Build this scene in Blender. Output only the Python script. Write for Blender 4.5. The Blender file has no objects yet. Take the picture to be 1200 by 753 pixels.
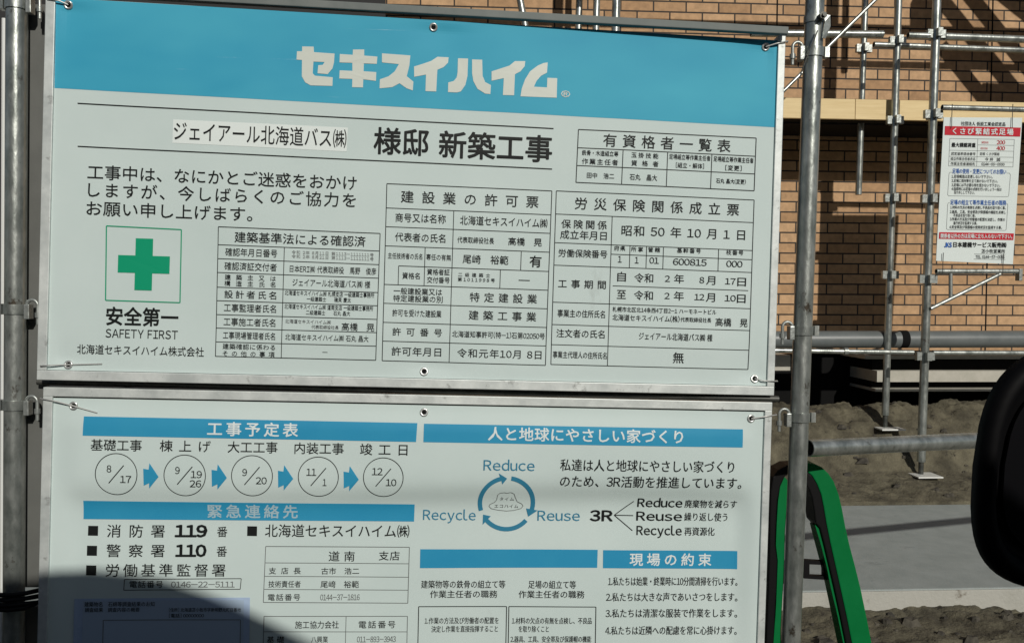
import bpy, bmesh, math, random
from mathutils import Vector, Matrix, noise
from mathutils.geometry import tessellate_polygon
random.seed(7)
R = math.radians
scene = bpy.context.scene
COL = scene.collection

# ------------------------------------------------------------------ camera
F = 1000.0                                   # focal length in photo pixels (photo 1200 px wide)
CAM = Vector((0, 0, 1.25))
_y, _p, _r = R(3.6), R(-1.8), R(0.3)
_f = Vector((math.sin(_y)*math.cos(_p), math.cos(_y)*math.cos(_p), math.sin(_p)))
_rt = Vector((math.cos(_y), -math.sin(_y), 0)); _up = _rt.cross(_f)
RT = _rt*math.cos(_r) + _up*math.sin(_r); UP = -_rt*math.sin(_r) + _up*math.cos(_r); FW = _f
cd = bpy.data.cameras.new('camera'); cam = bpy.data.objects.new('camera', cd); COL.objects.link(cam)
cd.lens = 30; cd.sensor_width = 36; cd.clip_start = 0.02; cd.clip_end = 3000
cam.matrix_world = Matrix(((RT.x, UP.x, -FW.x, CAM.x), (RT.y, UP.y, -FW.y, CAM.y), (RT.z, UP.z, -FW.z, CAM.z), (0, 0, 0, 1)))
scene.camera = cam

def ray(px, py):
    return (FW + RT*((px-600)/F) + UP*((376.5-py)/F))
def at(px, py, Y):                           # point of the plane Y = const seen at a photo pixel
    d = ray(px, py); return CAM + d*(Y/d.y)
def atz(px, py, z):                          # the same for a level plane
    d = ray(px, py); return CAM + d*((z-CAM.z)/d.z)

# ------------------------------------------------------------------ light
SUN = ray(250, 886).normalized()             # direction the sunlight travels
w = bpy.data.worlds.new('World'); scene.world = w; w.use_nodes = True
nt = w.node_tree; bg = nt.nodes['Background']
sky = nt.nodes.new('ShaderNodeTexSky'); sky.sky_type = 'NISHITA'; sky.sun_disc = False
sky.sun_elevation = math.asin(-SUN.z); sky.sun_rotation = math.atan2(-SUN.x, -SUN.y)
nt.links.new(sky.outputs[0], bg.inputs[0]); bg.inputs[1].default_value = 0.065
sl = bpy.data.lights.new('sun', 'SUN'); sl.energy = 5.0; sl.angle = R(0.75); sl.color = (1, 0.95, 0.87)
so = bpy.data.objects.new('sun', sl); COL.objects.link(so); so.location = (4, -8, 8)
so.rotation_euler = SUN.to_track_quat('-Z', 'Y').to_euler()
vs = scene.view_settings; vs.view_transform = 'Standard'; vs.look = 'None'; vs.exposure = -0.78; vs.gamma = 1
vs.use_curve_mapping = False

# ------------------------------------------------------------------ helpers
def tag(o, label=None, cat=None, group=None, kind=None):
    if label: o['label'] = label
    if cat: o['category'] = cat
    if group: o['group'] = group
    if kind: o['kind'] = kind
    return o
def thing(name, label, cat, loc, group=None):
    o = bpy.data.objects.new(name, None); COL.objects.link(o); o.location = loc; o.empty_display_size = 0.05
    return tag(o, label, cat, group)
def root_of(o):
    while o.parent: o = o.parent
    return o

class MB:
    def __init__(s): s.v = []; s.f = []; s.sm = []
    def add(s, vs, fs, smooth=False):
        n = len(s.v); s.v += [Vector(a) for a in vs]
        for f in fs: s.f.append([i+n for i in f]); s.sm.append(smooth)
        return s
    def box(s, c, ax, ay, az):               # centre and three half vectors
        c, ax, ay, az = map(Vector, (c, ax, ay, az))
        vs = [c+ax*i+ay*j+az*k for i in (-1, 1) for j in (-1, 1) for k in (-1, 1)]
        return s.add(vs, [(0,1,3,2),(4,6,7,5),(0,4,5,1),(2,3,7,6),(0,2,6,4),(1,5,7,3)])
    def abox(s, x0, x1, y0, y1, z0, z1):
        return s.box(((x0+x1)/2, (y0+y1)/2, (z0+z1)/2), ((x1-x0)/2,0,0), (0,(y1-y0)/2,0), (0,0,(z1-z0)/2))
    def tube(s, pts, r, seg=14, cap=True):
        pts = [Vector(p) for p in pts]; n0 = None; rings = []
        for i, p in enumerate(pts):
            t = (pts[min(i+1, len(pts)-1)] - pts[max(i-1, 0)]).normalized()
            if n0 is None:
                n0 = t.orthogonal().normalized()
            n0 = (n0 - t*n0.dot(t)).normalized(); b = t.cross(n0)
            rr = r[i] if isinstance(r, (list, tuple)) else r
            rings.append([p + (n0*math.cos(2*math.pi*k/seg) + b*math.sin(2*math.pi*k/seg))*rr for k in range(seg)])
        vs = [v for rg in rings for v in rg]; fs = []
        for i in range(len(rings)-1):
            for k in range(seg):
                fs.append((i*seg+k, i*seg+(k+1) % seg, (i+1)*seg+(k+1) % seg, (i+1)*seg+k))
        s.add(vs, fs, True)
        if cap:
            s.add(rings[0], [tuple(range(seg))[::-1]]); s.add(rings[-1], [tuple(range(seg))])
        return s
    def pipe(s, p0, p1, r, t=0.003, seg=20): # hollow open tube
        p0, p1 = Vector(p0), Vector(p1)
        s.tube([p0, p1], r, seg, False); s.tube([p0, p1], r-t, seg, False)
        a = (p1-p0).normalized(); n = a.orthogonal().normalized(); b = a.cross(n)
        for p in (p0, p1):
            o = [p+(n*math.cos(2*math.pi*k/seg)+b*math.sin(2*math.pi*k/seg))*r for k in range(seg)]
            i_ = [p+(n*math.cos(2*math.pi*k/seg)+b*math.sin(2*math.pi*k/seg))*(r-t) for k in range(seg)]
            s.add(o+i_, [(k, (k+1) % seg, seg+(k+1) % seg, seg+k) for k in range(seg)])
        return s
    def prism(s, poly, d):                   # planar polygon of 3-D points pushed along d
        poly = [Vector(p) for p in poly]; d = Vector(d); n = len(poly)
        tris = tessellate_polygon([poly])
        s.add(poly, [tuple(t) for t in tris]); s.add([p+d for p in poly], [tuple(t)[::-1] for t in tris])
        s.add(poly+[p+d for p in poly], [(i, (i+1) % n, n+(i+1) % n, n+i) for i in range(n)])
        return s
    def build(s, name, mat, parent=None, bevel=0):
        me = bpy.data.meshes.new(name)
        if parent is not None: org = Vector(root_of(parent).location)
        else:
            xs = [v.x for v in s.v]; ys = [v.y for v in s.v]; zs = [v.z for v in s.v]
            org = Vector(((min(xs)+max(xs))/2, (min(ys)+max(ys))/2, min(zs)))
        sub = parent is not None and parent.parent is None and parent.type == 'MESH'
        me.from_pydata([v-org for v in s.v], [], s.f)
        me.polygons.foreach_set('use_smooth', s.sm)
        bm = bmesh.new(); bm.from_mesh(me); bmesh.ops.recalc_face_normals(bm, faces=bm.faces)
        if bevel:
            bmesh.ops.remove_doubles(bm, verts=bm.verts, dist=1e-5)
            es = [e for e in bm.edges if len(e.link_faces) == 2 and e.calc_face_angle(0) > 0.6]
            bmesh.ops.bevel(bm, geom=es, offset=bevel, segments=2, affect='EDGES', profile=0.6)
        bm.to_mesh(me); bm.free()
        me.materials.append(mat)
        o = bpy.data.objects.new(name, me); COL.objects.link(o)
        if parent is not None: o.parent = parent
        else: o.location = org
        return o

# ------------------------------------------------------------------ materials
def mat(name, col, rough=0.5, metal=0.0, var=None, scale=6.0, bump=0.0, bscale=60.0, spec=0.5, stretch=(1,1,1), coat=0.0, detail=6, pos=(0.35, 0.7), spots=None):
    m = bpy.data.materials.new(name); m.use_nodes = True; nt = m.node_tree; b = nt.nodes['Principled BSDF']
    b.inputs['Base Color'].default_value = (*col, 1); b.inputs['Roughness'].default_value = rough
    b.inputs['Metallic'].default_value = metal; b.inputs['Specular IOR Level'].default_value = spec
    b.inputs['Coat Weight'].default_value = coat
    tc = nt.nodes.new('ShaderNodeTexCoord'); mp = nt.nodes.new('ShaderNodeMapping'); mp.inputs['Scale'].default_value = stretch
    nt.links.new(tc.outputs['Object'], mp.inputs[0])
    if var:
        n = nt.nodes.new('ShaderNodeTexNoise'); n.inputs['Scale'].default_value = scale; n.inputs['Detail'].default_value = detail; n.inputs['Roughness'].default_value = 0.65
        rp = nt.nodes.new('ShaderNodeValToRGB'); rp.color_ramp.elements[0].position = pos[0]; rp.color_ramp.elements[1].position = pos[1]
        rp.color_ramp.elements[0].color = (*col, 1); rp.color_ramp.elements[1].color = (*var, 1)
        nt.links.new(mp.outputs[0], n.inputs[0]); nt.links.new(n.outputs[0], rp.inputs[0]); nt.links.new(rp.outputs[0], b.inputs['Base Color'])
        mr = nt.nodes.new('ShaderNodeMapRange'); mr.inputs[3].default_value = max(rough-0.12, 0.02); mr.inputs[4].default_value = min(rough+0.12, 1)
        nt.links.new(n.outputs[0], mr.inputs[0]); nt.links.new(mr.outputs[0], b.inputs['Roughness'])
    if spots:                                # worn, stained or rusty patches: colour, scale, lower and upper threshold, stretch
        sc_, ss, s0, s1, sv = spots
        m2 = nt.nodes.new('ShaderNodeMapping'); m2.inputs['Scale'].default_value = sv; m2.inputs['Location'].default_value = (3.1, 1.7, 5.3); nt.links.new(tc.outputs['Object'], m2.inputs[0])
        n3 = nt.nodes.new('ShaderNodeTexNoise'); n3.inputs['Scale'].default_value = ss; n3.inputs['Detail'].default_value = 8; n3.inputs['Roughness'].default_value = .7; nt.links.new(m2.outputs[0], n3.inputs[0])
        r3 = nt.nodes.new('ShaderNodeMapRange'); r3.inputs[1].default_value = s0; r3.inputs[2].default_value = s1; nt.links.new(n3.outputs[0], r3.inputs[0])
        mx = nt.nodes.new('ShaderNodeMix'); mx.data_type = 'RGBA'; mx.inputs[7].default_value = (*sc_, 1); nt.links.new(r3.outputs[0], mx.inputs[0])
        src = b.inputs['Base Color'].links[0].from_socket if b.inputs['Base Color'].links else None
        if src: nt.links.new(src, mx.inputs[6])
        else: mx.inputs[6].default_value = (*col, 1)
        nt.links.new(mx.outputs[2], b.inputs['Base Color'])
    if bump:
        n2 = nt.nodes.new('ShaderNodeTexNoise'); n2.inputs['Scale'].default_value = bscale; n2.inputs['Detail'].default_value = 5
        nt.links.new(mp.outputs[0], n2.inputs[0])
        bp = nt.nodes.new('ShaderNodeBump'); bp.inputs['Strength'].default_value = bump; bp.inputs['Distance'].default_value = 0.01
        nt.links.new(n2.outputs[0], bp.inputs['Height']); nt.links.new(bp.outputs[0], b.inputs['Normal'])
    return m
M = {}
M['sheet'] = mat('white_vinyl', (.53, .63, .615), .55, var=(.575, .67, .655), scale=2.2, bump=.05, bscale=9, spec=.2, spots=((.36, .40, .38), 5, .66, .80, (1, 1, .35)))
M['notice'] = mat('notice_white', (.68, .75, .73), .5, spec=.2)
M['sticker'] = mat('white_sticker', (.72, .79, .77), .5, spec=.2)
M['blue'] = mat('blue_ink', (.036, .33, .50), .6, var=(.070, .415, .56), scale=1.6, stretch=(1, 1, 2.2), bump=.03, bscale=9, spec=.2, detail=3, spots=((.26, .52, .62), 7, .66, .74, (.35, 1, 9)))
M['bluedark'] = mat('dark_blue_ink', (.022, .26, .46), .55, var=(.034, .295, .48), scale=3, spec=.2)
M['blueword'] = mat('blue_word_ink', (.035, .20, .32), .4, spec=.2)
M['bluesign'] = mat('royal_blue_ink', (.03, .12, .42), .5, spec=.2)
M['ink'] = mat('black_ink', (.012, .014, .014), .45, spec=.12)
M['inkgrey'] = mat('grey_ink', (.13, .14, .14), .5, spec=.12)
M['inkpale'] = mat('pale_grey_ink', (.26, .28, .27), .5, spec=.12)
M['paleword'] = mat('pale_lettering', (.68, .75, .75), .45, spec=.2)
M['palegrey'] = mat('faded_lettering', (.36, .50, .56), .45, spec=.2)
M['logo'] = mat('logo_white', (.60, .64, .58), .4, spec=.2)
M['green'] = mat('green_ink', (.005, .30, .155), .4, spec=.2)
M['redink'] = mat('red_ink', (.50, .015, .03), .5, spec=.2)
M['alu'] = mat('aluminium', (.48, .52, .51), .5, .3, var=(.68, .72, .70), scale=14, bump=.06, bscale=40, spots=((.22, .23, .22), 18, .60, .70, (1, 1, 1)))
M['steel'] = mat('galvanised_steel', (.27, .30, .28), .32, .75, var=(.55, .58, .55), scale=34, stretch=(1, 1, .45), bump=.12, bscale=60, spots=((.10, .085, .065), 26, .62, .70, (1, 1, .7)))
M['steelfar'] = mat('galvanised_scaffold', (.26, .285, .265), .33, .75, var=(.56, .59, .56), scale=26, stretch=(1, 1, .5), bump=.08, spots=((.09, .07, .05), 20, .62, .70, (1, 1, .7)))
M['zinc'] = mat('bright_zinc', (.42, .45, .43), .4, .6, var=(.26, .28, .265), scale=30, bump=.15)
M['railgrey'] = mat('dull_grey_paint', (.13, .15, .145), .6, .1, var=(.19, .21, .20), scale=10, spec=.25)
M['plate'] = mat('bright_plate', (.78, .80, .77), .4, .2)
M['mirrordark'] = mat('dark_mirror_glass', (.004, .004, .005), .3, spec=.2)  # black colour stands in for the glass reflecting the dark car
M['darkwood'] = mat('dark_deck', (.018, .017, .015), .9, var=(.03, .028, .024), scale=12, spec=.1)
M['darksteel'] = mat('dark_steel', (.05, .055, .05), .5, .5, var=(.11, .11, .10), scale=20)
M['wire'] = mat('bare_wire', (.55, .56, .54), .4, .5)
M['brass'] = mat('eyelet_metal', (.60, .62, .60), .3, .7)
M['black'] = mat('black_void', (.010, .010, .010), .95, spec=.05)
M['rubber'] = mat('black_plastic', (.006, .006, .0065), .5, bump=.03, bscale=400, spec=.15)
M['mirrorshell'] = mat('mirror_black', (.003, .003, .0035), .6, spec=.10)
M['greypanel'] = mat('grey_board', (.11, .115, .108), .6, var=(.16, .165, .155), scale=3, spec=.2)
M['sheetmesh'] = mat('dark_mesh_sheet', (.022, .022, .022), .9, var=(.04, .04, .04), scale=200)
M['whitepvc'] = mat('white_pvc', (.72, .74, .72), .35)
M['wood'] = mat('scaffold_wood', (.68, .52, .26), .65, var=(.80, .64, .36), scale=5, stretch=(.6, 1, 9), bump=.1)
M['pvc'] = mat('grey_pipe', (.12, .135, .135), .38, var=(.15, .165, .165), scale=8)
M['greenplastic'] = mat('green_plastic', (.001, .135, .034), .5, var=(.002, .155, .042), scale=8, bump=.04, spec=.12, spots=((.03, .09, .04), 16, .63, .72, (1, 1, .6)))
M['cream'] = mat('cream_base', (.40, .39, .33), .7, var=(.50, .48, .42), scale=12)
M['concrete'] = mat('concrete', (.28, .315, .305), .85, var=(.34, .375, .365), scale=9, bump=.15, bscale=120, spots=((.18, .20, .195), 4, .60, .75, (1, 2, 1)))
M['kerb'] = mat('pale_concrete', (.42, .42, .38), .85, var=(.34, .34, .30), scale=7, bump=.25, bscale=90, pos=(.5, .8), spots=((.14, .12, .09), 6, .60, .68, (1, 1, .8)))
M['soil'] = mat('soil', (.050, .044, .028), .95, var=(.165, .150, .100), scale=8, bump=.8, bscale=90, detail=12, spots=((.022, .019, .015), 9, .60, .66, (1, 1, 1)))
M['clod'] = mat('dark_clod', (.028, .025, .021), .95, var=(.11, .10, .075), scale=20, bump=.6)
M['asphalt'] = mat('asphalt', (.05, .05, .05), .9, var=(.08, .08, .078), scale=60, bump=.3, bscale=300)
M['carpaint'] = mat('car_paint', (.035, .045, .06), .25, .3, coat=.8)
M['glass'] = mat('dark_glass', (.012, .014, .015), .06)
M['mirrorglass'] = mat('mirror_glass', (.8, .8, .8), .02, 1)
M['red'] = mat('lamp_red', (.4, .01, .01), .2); M['lamp'] = mat('lamp_clear', (.7, .7, .72), .15)
M['film'] = mat('bluish_film', (.36, .47, .64), .3, var=(.41, .52, .68), scale=3, spec=.3)
M['paper'] = mat('document_paper', (.36, .46, .58), .5, spec=.2)

# ------------------------------------------------------------------ setting: soil, slab, ground
slabA, slabB = atz(1050, 591, .10), atz(1050, 690, .10)
YS1, YS0 = slabA.y, slabB.y                                       # far and near edge of the slab
def soil_z(x, y):
    V = lambda k, o: noise.noise(Vector((x*k, y*k, o)))
    rg = max(0, .55-abs(V(7, 21))*2.2)
    n = V(1.3, 0)*.05 + V(4, 3)*.03 + V(11, 5)*.016 + V(26, 9)*.010 + V(60, 2)*.006 + V(120, 6)*.003 - rg*rg*.05
    if y < YS0 + .02:
        t = max(0, min(1, (y-2.2)/1.1)); return .0 + .02*t + n*t*.9 + (.012 if y > 2.9 else 0)
    if y < YS1 - .02: return -.02
    prof = [(YS1-.02, .115), (4.84, .175), (4.95, .205), (5.05, .36), (5.14, .44), (5.3, .55), (5.42, .56), (5.5, .47), (5.6, .25), (5.72, .2), (7, .2)]
    for (a, za), (b, zb) in zip(prof, prof[1:]):
        if y <= b:
            t = (y-a)/(b-a); z = za+(zb-za)*t; break
    k = min(1, (y-YS1+.02)/.3)
    return z + n*(.25+.75*k)*(.45 if 4.8 < y < 5.2 else 1.0)
def grid_mesh(name, xs, ys, zf, m):
    mb = MB(); nx, ny = len(xs), len(ys)
    mb.add([(x, y, zf(x, y)) for y in ys for x in xs], [(j*nx+i, j*nx+i+1, (j+1)*nx+i+1, (j+1)*nx+i) for j in range(ny-1) for i in range(nx-1)], True)
    return mb.build(name, m)
def lin(a, b, n): return [a+(b-a)*i/(n-1) for i in range(n)]
g = MB(); g.add([(-600, -600, -.03), (600, -600, -.03), (600, 600, -.03), (-600, 600, -.03)], [(0, 1, 2, 3)])
tag(g.build('ground', M['asphalt']), kind='structure')
tag(grid_mesh('soil', lin(-5, .5, 60)[:-1]+lin(.5, 3.9, 330)[:-1]+lin(3.9, 7, 50), lin(1.3, 2.5, 30)[:-1]+lin(2.5, YS0+.03, 90)[:-1]+lin(YS0+.03, YS1-.03, 4)[:-1]+lin(YS1-.03, 5.75, 130)+[6.2], soil_z, M['soil']), kind='structure')
s = MB(); s.abox(-5, 7, YS0, YS1, -.02, .10)
tag(s.build('concrete_slab', M['concrete'], bevel=.006), kind='structure')
s = MB(); s.abox(-5, 7, YS0-.012, YS0-.002, -.02, .096)
tag(s.build('slab_edge', M['kerb'], bevel=.003), kind='structure')
cl = MB()
for i in range(900):
    x = random.uniform(-.4, 4.2)
    y = random.choice([random.uniform(2.35, YS0-.05), random.uniform(YS1+.03, 5.5), random.gauss(2.85, .25)])
    if YS0-.03 < y < YS1+.02 or y > 5.42: continue
    r = random.choice([.004, .005, .006, .008, .008, .012, .018, .026]) * random.uniform(.7, 1.2); c = Vector((x, y, soil_z(x, y)+r*.25))
    vs = []; k = 7
    for a in range(k):
        an = 2*math.pi*a/k; rr = r*random.uniform(.6, 1.3); vs.append(c+Vector((math.cos(an)*rr*1.4, math.sin(an)*rr, -r*.5)))
    for a in range(k):
        an = 2*math.pi*a/k; rr = r*random.uniform(.35, .8); vs.append(c+Vector((math.cos(an)*rr*1.4, math.sin(an)*rr, r*random.uniform(.15, .6))))
    cl.add(vs, [(a, (a+1) % k, k+(a+1) % k, k+a) for a in range(k)]+[tuple(range(k, 2*k))])
tag(cl.build('soil_crumbs', M['clod']), kind='stuff')

# ------------------------------------------------------------------ brick building
YW = 5.75
bw, bh = .2235, .0703
def brick_material():
    m = bpy.data.materials.new('tan_brick'); m.use_nodes = True; nt = m.node_tree; b = nt.nodes['Principled BSDF']; b.inputs['Roughness'].default_value = .75
    g_ = nt.nodes.new('ShaderNodeNewGeometry'); sp = nt.nodes.new('ShaderNodeSeparateXYZ'); cb = nt.nodes.new('ShaderNodeCombineXYZ')
    nt.links.new(g_.outputs['Position'], sp.inputs[0])
    rowp = at(1061, 202.2, YW).z; colp = at(1096, 380, YW).x
    ax = nt.nodes.new('ShaderNodeMath'); ax.operation = 'ADD'; ax.inputs[1].default_value = -colp + bw*40
    az = nt.nodes.new('ShaderNodeMath'); az.operation = 'ADD'; az.inputs[1].default_value = -rowp + bh*100
    nt.links.new(sp.outputs[0], ax.inputs[0]); nt.links.new(sp.outputs[2], az.inputs[0])
    nt.links.new(ax.outputs[0], cb.inputs[0]); nt.links.new(az.outputs[0], cb.inputs[1])
    t = nt.nodes.new('ShaderNodeTexBrick'); t.inputs['Scale'].default_value = 1; t.inputs['Brick Width'].default_value = bw; t.inputs['Row Height'].default_value = bh
    t.inputs['Mortar Size'].default_value = .0054; t.inputs['Mortar Smooth'].default_value = .15; t.inputs['Bias'].default_value = 0
    t.inputs['Color1'].default_value = (.45, .265, .130, 1); t.inputs['Color2'].default_value = (.62, .395, .215, 1); t.inputs['Mortar'].default_value = (.035, .027, .021, 1)
    nt.links.new(cb.outputs[0], t.inputs[0])
    n = nt.nodes.new('ShaderNodeTexNoise'); n.inputs['Scale'].default_value = 30; n.inputs['Detail'].default_value = 6; nt.links.new(g_.outputs['Position'], n.inputs[0])
    mx = nt.nodes.new('ShaderNodeMix'); mx.data_type = 'RGBA'; mx.blend_type = 'MULTIPLY'; mx.inputs[0].default_value = .7
    rp = nt.nodes.new('ShaderNodeValToRGB'); rp.color_ramp.elements[0].position = .3; rp.color_ramp.elements[0].color = (.6, .6, .6, 1); rp.color_ramp.elements[1].position = .7
    nt.links.new(n.outputs[0], rp.inputs[0]); nt.links.new(t.outputs['Color'], mx.inputs[6]); nt.links.new(rp.outputs[0], mx.inputs[7]); nt.links.new(mx.outputs[2], b.inputs['Base Color'])
    iv = nt.nodes.new('ShaderNodeMath'); iv.operation = 'MULTIPLY_ADD'; iv.inputs[1].default_value = -1; iv.inputs[2].default_value = 1
    ad = nt.nodes.new('ShaderNodeMath'); ad.operation = 'MULTIPLY_ADD'; ad.inputs[1].default_value = .12
    nt.links.new(t.outputs['Fac'], iv.inputs[0]); nt.links.new(n.outputs[0], ad.inputs[0]); nt.links.new(iv.outputs[0], ad.inputs[2])
    bp = nt.nodes.new('ShaderNodeBump'); bp.inputs['Strength'].default_value = .6; bp.inputs['Distance'].default_value = .006
    nt.links.new(ad.outputs[0], bp.inputs['Height']); nt.links.new(bp.outputs[0], b.inputs['Normal'])
    return m
M['brick'] = brick_material()
bld = thing('brick_building', 'tan brick building with dark joints behind the scaffolding', 'building', (1, YW, .3))
zb = at(1050, 414, YW).z
mb = MB(); mb.abox(-7, 9, YW, YW+.25, zb, 7); mb.build('wall', M['brick'], bld)
mb = MB()
for px, py in ((910, 60), (1155, 380)):
    x = at(px, py, YW).x; mb.abox(x-.005, x+.005, YW-.0015, YW+.01, zb, 7)
mb.build('sealant_joint', M['black'], bld)
YB = 5.44
xa, xb_ = at(1026, 440, YB).x, at(926, 440, YB).x
zz = lambda y, Y=YW: at(1090, y, Y).z
mb = MB(); mb.abox(-7, 9, YW+.06, YW+.25, zz(482), zb-.001); mb.build('underfloor', M['black'], bld)  # black box paints in the shade of the recess under the floor
for (y0, y1, dep, xs) in ((416.5, 420.5, .0, xb_+.5), (434, 447, .02, xa), (455, 458.5, .0, xa)):
    mb = MB(); mb.abox(xs, 9, YB-dep, YW+.058, zz(y1, YB), zz(y0, YB)); mb.build('foundation_beam', M['cream'], bld, bevel=.002)
mb = MB(); mb.abox(xa+.004, 9, YB+.06, YW+.056, zz(460, YB), zz(414, YB)); mb.build('beam_core', M['black'], bld)
mb = MB(); mb.abox(xb_-.6, xb_, YB, YW+.058, zz(434, YB), zz(416, YB)); mb.build('foundation_block', M['cream'], bld, bevel=.002)
mb = MB(); mb.prism([(-7, YW-.9, 6.0), (-7, YW+.02, 6.5), (-7, YW+.02, 6.62), (-7, YW-.9, 6.12)], (16, 0, 0)); mb.build('eaves', M['darksteel'], bld)  # unseen overhang, added to block zenith sky from the wall
mb = MB(); mb.abox(-7, 9, YW+.012, YW+.30, -.1, zz(483)); mb.build('footing', M['black'], bld)  # coloured black for the shade in the gap above the soil

# ------------------------------------------------------------------ glyphs: the built-in font turned into meshes
_cache = {}
LATIN = set('ABCDEFGHIJKLMNOPQRSTUVWXYZabcdefghijklmnopqrstuvwxyz0123456789-.,/()[]')
def _raw(c, off):
    cu = bpy.data.curves.new('t', 'FONT'); cu.body = c; cu.resolution_u = 2; cu.offset = off
    ob = bpy.data.objects.new('t', cu); me = bpy.data.meshes.new_from_object(ob)
    v = [(q.co.x, q.co.y) for q in me.vertices]; f = [tuple(p.vertices) for p in me.polygons]
    bpy.data.objects.remove(ob); bpy.data.meshes.remove(me); bpy.data.curves.remove(cu)
    return v, f
def glyph(c, off):
    if (c, off) in _cache: return _cache[c, off]
    if c == ' ': r = ([], [], .33)
    elif c == '　': r = ([], [], 1.0)
    elif c in LATIN:                         # full-width forms of the gothic face, set with their own widths
        v, f = _raw(chr(ord(c)+0xFEE0), 0); x0 = min(p[0] for p in v); x1 = max(p[0] for p in v)
        sb = .045; wd = x1-x0+2*sb; sh = sb-x0
        if c.isdigit(): wd = .555; sh = wd/2-(x0+x1)/2
        r = ([(p[0]+sh, p[1]) for p in v], f, wd)
    else:
        v, f = _raw(c, 0); r = (v, f, 1.0)
    _cache[c, off] = r
    return r
class Plate:                                 # a flat (or gently bulging) sign face; photo pixel -> local u, v
    def __init__(s, o, ux, uz, n, bulge=None):
        s.o, s.ux, s.uz, s.n = Vector(o), Vector(ux), Vector(uz), Vector(n); s.bulge = bulge or (lambda u, v: 0)
    def uv(s, px, py):
        d = ray(px, py); t = (s.o-CAM).dot(s.n)/d.dot(s.n); q = CAM+d*t-s.o
        return q.dot(s.ux), q.dot(s.uz)
    def P(s, u, v, d=0): return s.o + s.ux*u + s.uz*v + s.n*(d + s.bulge(u, v))
    def text(s, mb, st, x0, x1, yc, h, bold=0, d=.0015, spread=True):
        bold = max(bold, .007)
        um, vm = s.uv((x0+x1)/2, yc); e = 20
        ua, va = s.uv((x0+x1)/2+e, yc); sl = (va-vm)/(ua-um); ul, vl = s.uv((x0+x1)/2, yc+e)
        k = (vm-vl)/e                        # metres per photo pixel upright
        # ends of the level line through the middle
        slope = sl/ k * (ua-um)/e            # pixels of fall per pixel along
        u0 = s.uv(x0, yc+slope*(x0-(x0+x1)/2))[0]; u1 = s.uv(x1, yc+slope*(x1-(x0+x1)/2))[0]
        H = h*k; cjk = any(c not in LATIN and c not in ' 　' for c in st)
        em = H/.90 if cjk else H/.72; base = vm - em*(.38 if cjk else .36)
        W = u1-u0; gl = [glyph(c, bold) for c in st]
        nat = sum(g[2] for g in gl)*em
        first, last = gl[0], gl[-1]
        lo = (min(p[0] for p in first[0]) if first[0] else 0)*em
        hi = (last[2]-max(p[0] for p in last[0]))*em if last[0] else 0
        nat -= lo+hi; sx, extra = W/nat, 0
        mx_ = 1.06 if cjk else 1.3
        if sx > mx_ and spread and len(st) > 1: sx, extra = mx_, (W-mx_*nat)/(len(st)-1)
        x = u0-lo*sx
        for v, f, a in gl:
            nb = 1 if bold < .003 else (4 if bold < .012 else 8)   # heavier strokes: the outline laid several times, each a hair apart
            for i in range(nb):
                bx, by = (bold*math.cos(2*math.pi*(i+.5)/nb), bold*math.sin(2*math.pi*(i+.5)/nb)) if nb > 1 else (0, 0)
                if v: mb.add([s.P(x+(p[0]+bx)*em*sx, base+(p[1]+by)*em, d+i*.00003) for p in v], f)
            x += a*em*sx+extra
    def poly(s, mb, pts, d=.0012):
        uvp = [s.uv(*p) for p in pts]; tr = tessellate_polygon([[Vector((a, b, 0)) for a, b in uvp]])
        mb.add([s.P(a, b, d) for a, b in uvp], [tuple(t) for t in tr])
    def quad(s, mb, c, d=.0006, nu=24, nv=6, fine=True): # four photo corners tl, tr, br, bl, finely divided
        tl, tr, br, bl = [Vector(s.uv(*p)) for p in c]; vs = []
        nu = max(2, int((tr-tl).length/.008)); nv = max(2, int((tl-bl).length/.006))
        for j in range(nv+1):
            for i in range(nu+1):
                a, b = i/nu, j/nv; q = (tl*(1-a)+tr*a)*(1-b)+(bl*(1-a)+br*a)*b; vs.append(s.P(q.x, q.y, d))
        mb.add(vs, [(j*(nu+1)+i, j*(nu+1)+i+1, (j+1)*(nu+1)+i+1, (j+1)*(nu+1)+i) for j in range(nv) for i in range(nu)])
    def line(s, mb, p0, p1, wpx=1.0, d=.0010):
        a, b = Vector(s.uv(*p0)), Vector(s.uv(*p1)); L = (b-a).length; n = max(1, int(L/.02)); t = (b-a)/L; q = Vector((-t.y, t.x))*(wpx*.00214/2)
        vs = []
        for i in range(n+1):
            c = a+(b-a)*i/n; vs += [s.P(c.x+q.x, c.y+q.y, d), s.P(c.x-q.x, c.y-q.y, d)]
        mb.add(vs, [(2*i, 2*i+1, 2*i+3, 2*i+2) for i in range(n)])
    def path(s, mb, pts, wpx=1.0, closed=False, d=.0010):
        pts = list(pts)+([pts[0]] if closed else [])
        for a, b in zip(pts, pts[1:]): s.line(mb, a, b, wpx, d)
    def sheet(s, mb, u0, u1, v0, v1, d=0, step=.009):
        nu, nv = int((u1-u0)/step)+1, int((v1-v0)/step)+1
        vs = [s.P(u0+(u1-u0)*i/nu, v0+(v1-v0)*j/nv, d) for j in range(nv+1) for i in range(nu+1)]
        mb.add(vs, [(j*(nu+1)+i, j*(nu+1)+i+1, (j+1)*(nu+1)+i+1, (j+1)*(nu+1)+i) for j in range(nv) for i in range(nu)], True)
    def slab(s, mb, u0, u1, v0, v1, d0, d1):
        mb.box(s.o+s.ux*(u0+u1)/2+s.uz*(v0+v1)/2+s.n*(d0+d1)/2, s.ux*(u1-u0)/2, s.n*(d1-d0)/2, s.uz*(v1-v0)/2)
def bil(c, a, b):
    tl, tr, br, bl = [Vector(p) for p in c]; return tuple((tl*(1-a)+tr*a)*(1-b)+(bl*(1-a)+br*a)*b)
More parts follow.
